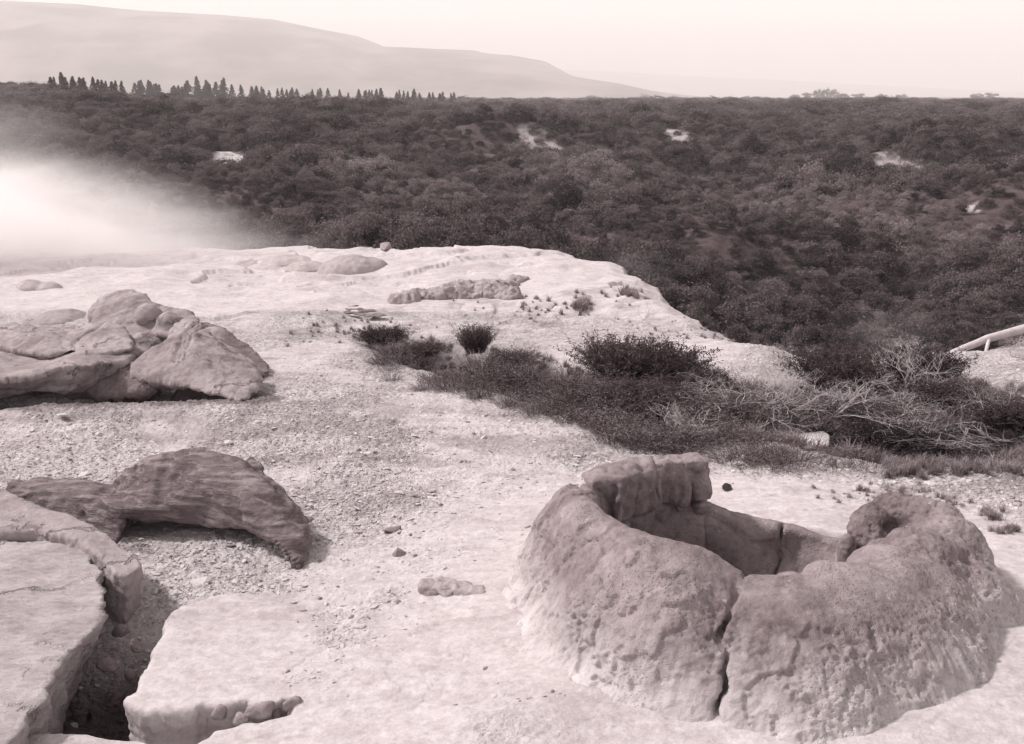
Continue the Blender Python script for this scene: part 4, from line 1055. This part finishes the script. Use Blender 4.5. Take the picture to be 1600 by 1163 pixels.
def where(px, py, what):
    l = min(LMK, key=lambda k: math.hypot(k[1]-px, (k[2]-py)*1.6)); dx, dy = px-l[1], (py-l[2])*1.6
    d = ('just ' if math.hypot(dx, dy) < 60 else '')+(('right of' if dx > 0 else 'left of') if abs(dx) > abs(dy) else ('in front of' if dy > 0 else 'behind'))
    t_ = f'{what} {d} {l[0]}'; n = _used.get(t_, 0); _used[t_] = n+1
    return t_ if n == 0 else f'{t_}, ' + ['', 'the next one out', 'the third one out', 'the fourth one out', 'the farthest one'][min(n, 4)]
dead_l = [(1120,640,150,62),(1170,650,150,55),(1060,690,120,60),(1160,680,190,62),(1230,640,110,70),(1010,560,70,45),(1300,650,150,55),(1420,625,120,85),(1250,690,140,40),
          (1380,660,160,45),(1520,650,130,40),(1243,572,70,36),(1215,566,50,30),(900,540,60,34),(1030,640,60,34),(985,570,60,34),(1430,572,110,40),(820,560,60,32),(1560,690,130,34),(1340,575,60,32),(1590,560,90,40),(1005,500,30,26),(980,690,70,30),
          (1330,635,140,50),(1265,625,120,50),(1200,610,110,46),(1500,690,130,40),(1450,675,150,50),(1555,645,120,45),(1140,600,80,34)]
for k, (px, py, w, h) in enumerate(dead_l):
    q = gpt(px, py); m = FPX/(q.y*cp+CAMH*sp)
    r = empty('dead_shrub', q, rb.uniform(0, 6)); dw, dh = dims(DEAD[k % 5]); r.scale = (w/m/dw, w/m/dw, h/m/dh)
    link('branches', DEAD[k % 5], r)
    tag(r, where(px, py, ('wide ' if w > 135 else 'small ' if w < 65 else '')+'leafless bleached shrub'), 'dead shrub', 'dead shrubs around the gully')

# fallen log with a limb, right edge
def make_log():
    q = P(1482, 556, 11.6); e = P(1760, 450, 12.4)
    r = empty('fallen_log', (q.x, q.y, q.z))
    rg = random.Random(3); path = []
    for k in range(15):
        f_ = k/14; p = q.lerp(e, f_); p += Vector((0, rg.gauss(0, .012), rg.gauss(0, .008)+.022*math.sin(f_*11))); path.append(p-q)
    V, F = tube(path, .035, .075, 12); A_ = Acc(); A_.add(V, F); link('trunk', A_.mesh('trunk', M_DEAD, True), r)
    a = P(1545, 532, 11.75)-q; b2 = P(1572, 520, 11.6)-q
    for pts in ([a, P(1538, 560, 11.4)-q, P(1525, 568, 11.2)-q], [P(1500, 552, 11.6)-q, P(1530, 585, 11.2)-q]):
        V, F = tube(pts, .022, .010, 7); B_ = Acc(); B_.add(V, F); link('limb', B_.mesh('limb', M_DEAD, True), r)
    tag(r, 'bleached fallen log leaning up to the right edge of the picture', 'log')
make_log()
chunk('earth_bank', 'rounded earthy bank under the fallen log at the right edge', 'bank',
      [[P(1530,575,11.6),P(1560,545,11.9),P(1610,530,12.1),P(1760,520,12.2),P(1760,580,11.5),P(1560,582,11.3),P(1640,582,12.6)]], M_ROCK, 0.025, ((0.07, 3, 4, False, I3), (.02, 12, 3, False, I3)), 4)

# dry grass and low twigs through the gully, ground litter: nobody could count it
gp, gs, gi_ = [], [], []
for px, py, q in in_poly_pts(2600, (512, 760), 9):
    z = hz(q.x, q.y) if False else 0
    gp.append((q.x, q.y)); w_ = .6+.6*(px > 1150); gs.append(rb.uniform(.08, .2)*w_)
rg9 = np.random.default_rng(9)
for k in range(900):
    px = rg9.uniform(1380, 1700); py = rg9.uniform(600, 745); q = G(px, py); gp.append((q.x, q.y)); gs.append(rb.uniform(.05, .14))
for cx_, cy_, n, sx, sy, s_ in ((1390,775,60,50,9,.05),(1545,810,14,15,4,.07),(1570,842,12,12,3,.06),(1490,790,10,10,4,.05),(900,485,40,60,7,.08),(810,492,30,40,7,.06),(985,478,16,10,5,.12),(905,488,12,8,5,.13),(560,520,60,50,9,.06),(1000,520,20,60,10,.05),(1120,530,16,30,8,.06)):
    for k in range(n):
        q = G(rg9.normal(cx_, sx), rg9.normal(cy_, sy)); gp.append((q.x, q.y)); gs.append(s_*rg9.uniform(.6, 1.4))
gp = np.array(gp); gz = near_h(gp[:, 0], gp[:, 1])[0]
scatter('dry_grass', GRASS, np.column_stack([gp, gz-.01]), gs, rng.integers(0, 3, len(gp)), tilt=.25)

# ------------------------------------------------------------------ loose stones
def stone_mesh(seed, mat):
    rg = np.random.default_rng(seed); bm = bmesh.new()
    add_hull(bm, [Vector(v) for v in (rg.normal(size=(14, 3))*np.array([1, .8, .55])/1.6)])
    bmesh.ops.subdivide_edges(bm, edges=bm.edges[:], cuts=1, use_grid_fill=True); bmesh.ops.triangulate(bm, faces=bm.faces[:])
    bmesh.ops.smooth_vert(bm, verts=bm.verts[:], factor=.35, use_axis_x=True, use_axis_y=True, use_axis_z=True)
    me = bpy.data.meshes.new('stone'); bm.to_mesh(me); bm.free(); me.materials.append(mat); return me
STONES = [stone_mesh(700+i, M_STONE) for i in range(5)]+[stone_mesh(720+i, M_STONED) for i in range(3)]
rg2 = np.random.default_rng(31)
def rubble_points(n, pyr, pw=1.0):
    px = rg2.uniform(-30, 1630, n*3); py = pyr[0]+(pyr[1]-pyr[0])*rg2.random(n*3)**pw
    q = np.array([tuple(G(a, b_))[:2] for a, b_ in zip(px, py)])
    z, rub, soil, sd = near_h(q[:, 0], q[:, 1]); k = (rub > rg2.random(len(rub))*1.1) & (soil < .15+.5*rg2.random(len(rub))) & (poly_sd(q[:, 0], q[:, 1], GUL) > 0.02)
    return px[k][:n], py[k][:n], q[k][:n], z[k][:n]
px, py, q, z = rubble_points(230, (640, 1000))
for k in range(len(px)):
    dark = rg2.random() < .22; s_ = float(np.clip(rg2.lognormal(math.log(.019), .42), .010, .055))
    o = link('stone', STONES[5+k % 3] if dark else STONES[k % 5], None, (q[k, 0], q[k, 1], z[k]+s_*.12)); o.scale = (s_*rg2.uniform(.9, 1.6), s_, s_*rg2.uniform(.6, 1)); o.rotation_euler = (0, 0, rg2.uniform(0, 6.28))
    tag(o, 'small grey stone lying loose on the rubbly ground' if dark else 'small pale stone lying loose on the rubbly ground', 'stone', 'grey stones on the rubbly ground' if dark else 'pale stones on the rubbly ground')
for px_, py_, w, mi, lab in ((578,908,22,0,'biggest pale loose stone, left of the cone, above the floor slab'),(627,868,24,5,'darkest rounded loose stone, middle of the rubble'),(612,832,26,6,'flat grey loose stone in the rubble between streaked boulder and cone'),
                             (315,915,34,1,'whitish lump standing up from the spoil above the dark hollow'),(115,1137,18,2,'bright white stone at the bottom of the dark hollow'),(196,658,16,3,'pale stone on the dark soil under the boulder group'),(98,650,14,4,'pale stone nearest the dark recess at left'),
                             (118,670,20,1,'pale lump on the dark soil left of centre under the overhanging slab'),(620,800,14,2,'round white stone on a small knoll in the rubble'),(545,690,14,0,'pale stone alone on the grey patch right of the boulder group')):
    q_ = gpt(px_, py_); m = FPX/(q_.y*cp+CAMH*sp); o = link('loose_stone', STONES[mi], None, (q_.x, q_.y, q_.z+.3*w/m*.4)); s_ = w/m/1.7; o.scale = (s_, s_, s_*.8); tag(o, lab, 'stone')
px, py, q, z = rubble_points(20000, (560, 1120), .9)
sz = np.clip(rg2.lognormal(math.log(.0075), .5, len(px)), .003, .02)
q2x, q2y, qq, zz = rubble_points(1, (560, 1120))
scatter('gravel', STONES, np.column_stack([q, z]), np.stack([sz*1.3, sz, sz*.8], 1), np.where(rg2.random(len(px)) < .17, 5+rg2.integers(0, 3, len(px)), rg2.integers(0, 5, len(px))))

# ------------------------------------------------------------------ steam and haze
def steam(name, c, r, dens, nscale, seed, thr=(0.30, 0.75), soft=(1.0, 0.25)):
    bm = bmesh.new(); bmesh.ops.create_icosphere(bm, subdivisions=4, radius=1.0)
    me = bpy.data.meshes.new(name); bm.to_mesh(me); bm.free()
    o = link(name, me, None, c); o.scale = r
    m = bpy.data.materials.new(name); m.use_nodes = True; t = m.node_tree; t.nodes.clear()
    out = t.nodes.new('ShaderNodeOutputMaterial'); pv = t.nodes.new('ShaderNodeVolumePrincipled'); pv.inputs['Color'].default_value = (1, .97, .97, 1); pv.inputs['Anisotropy'].default_value = 0.0
    tc = N(t, 'ShaderNodeTexCoord'); ln = N(t, 'ShaderNodeVectorMath', operation='LENGTH'); t.links.new(tc.outputs['Object'], ln.inputs[0])
    mp = N(t, 'ShaderNodeMapping'); mp.inputs['Location'].default_value = (seed, seed*2, 0); t.links.new(tc.outputs['Object'], mp.inputs[0])
    nz = noise_n(t, mp.outputs[0], nscale, 4, .6, .8)
    fall = N(t, 'ShaderNodeMapRange', interpolation_type='SMOOTHSTEP', inp={1: soft[0], 2: soft[1], 3: 0.0, 4: 1.0}); t.links.new(ln.outputs['Value'], fall.inputs[0])
    nn = N(t, 'ShaderNodeMapRange', inp={1: thr[0], 2: thr[1], 3: 0.0, 4: 1.0}); t.links.new(nz, nn.inputs[0])
    d = mth(t, 'MULTIPLY', mth(t, 'MULTIPLY', fall.outputs[0], nn.outputs[0]), dens); t.links.new(d, pv.inputs['Density'])
    t.links.new(pv.outputs[0], out.inputs['Volume']); me.materials.append(m)
    return tag(o, kind='stuff')
steam('steam', P(-150, 395, 18), (6.4, 3.5, 2.0), 3.2, 2.2, 1, (.36, .64), (1.0, 0.0))
steam('steam', P(140, 408, 17.5), (4.9, 1.7, 0.9), 1.3, 2.0, 5, (.36, .68), (1.0, 0.0))
steam('steam', P(-100, 300, 21), (3.8, 2.5, 2.6), 0.40, 1.9, 25)
steam('steam', P(90, 490, 12.5), (1.8, 1.0, .5), .35, 1.6, 9)
steam('steam', P(985, 418, 19), (1.1, .7, .4), .35, 2.4, 12, (.42, .7), (1.0, 0.0))
steam('steam', P(1385, 520, 24), (1.6, 1.2, .8), .16, 2.4, 14, (.42, .7), (1.0, 0.0))

def haze_box():
    bm = bmesh.new(); bmesh.ops.create_cube(bm, size=1.0); me = bpy.data.meshes.new('haze'); bm.to_mesh(me); bm.free()
    zb, ztop = -40, 620
    o = link('haze', me, None, (0, 9000-100, (zb+ztop)/2)); o.scale = (24000, 18200, ztop-zb)
    m = bpy.data.materials.new('haze'); m.use_nodes = True; t = m.node_tree; t.nodes.clear()
    out = t.nodes.new('ShaderNodeOutputMaterial'); pv = t.nodes.new('ShaderNodeVolumePrincipled'); pv.inputs['Color'].default_value = (1, .96, .945, 1); pv.inputs['Density'].default_value = 0.00030
    t.links.new(pv.outputs[0], out.inputs['Volume']); me.materials.append(m); tag(o, kind='stuff')
haze_box()
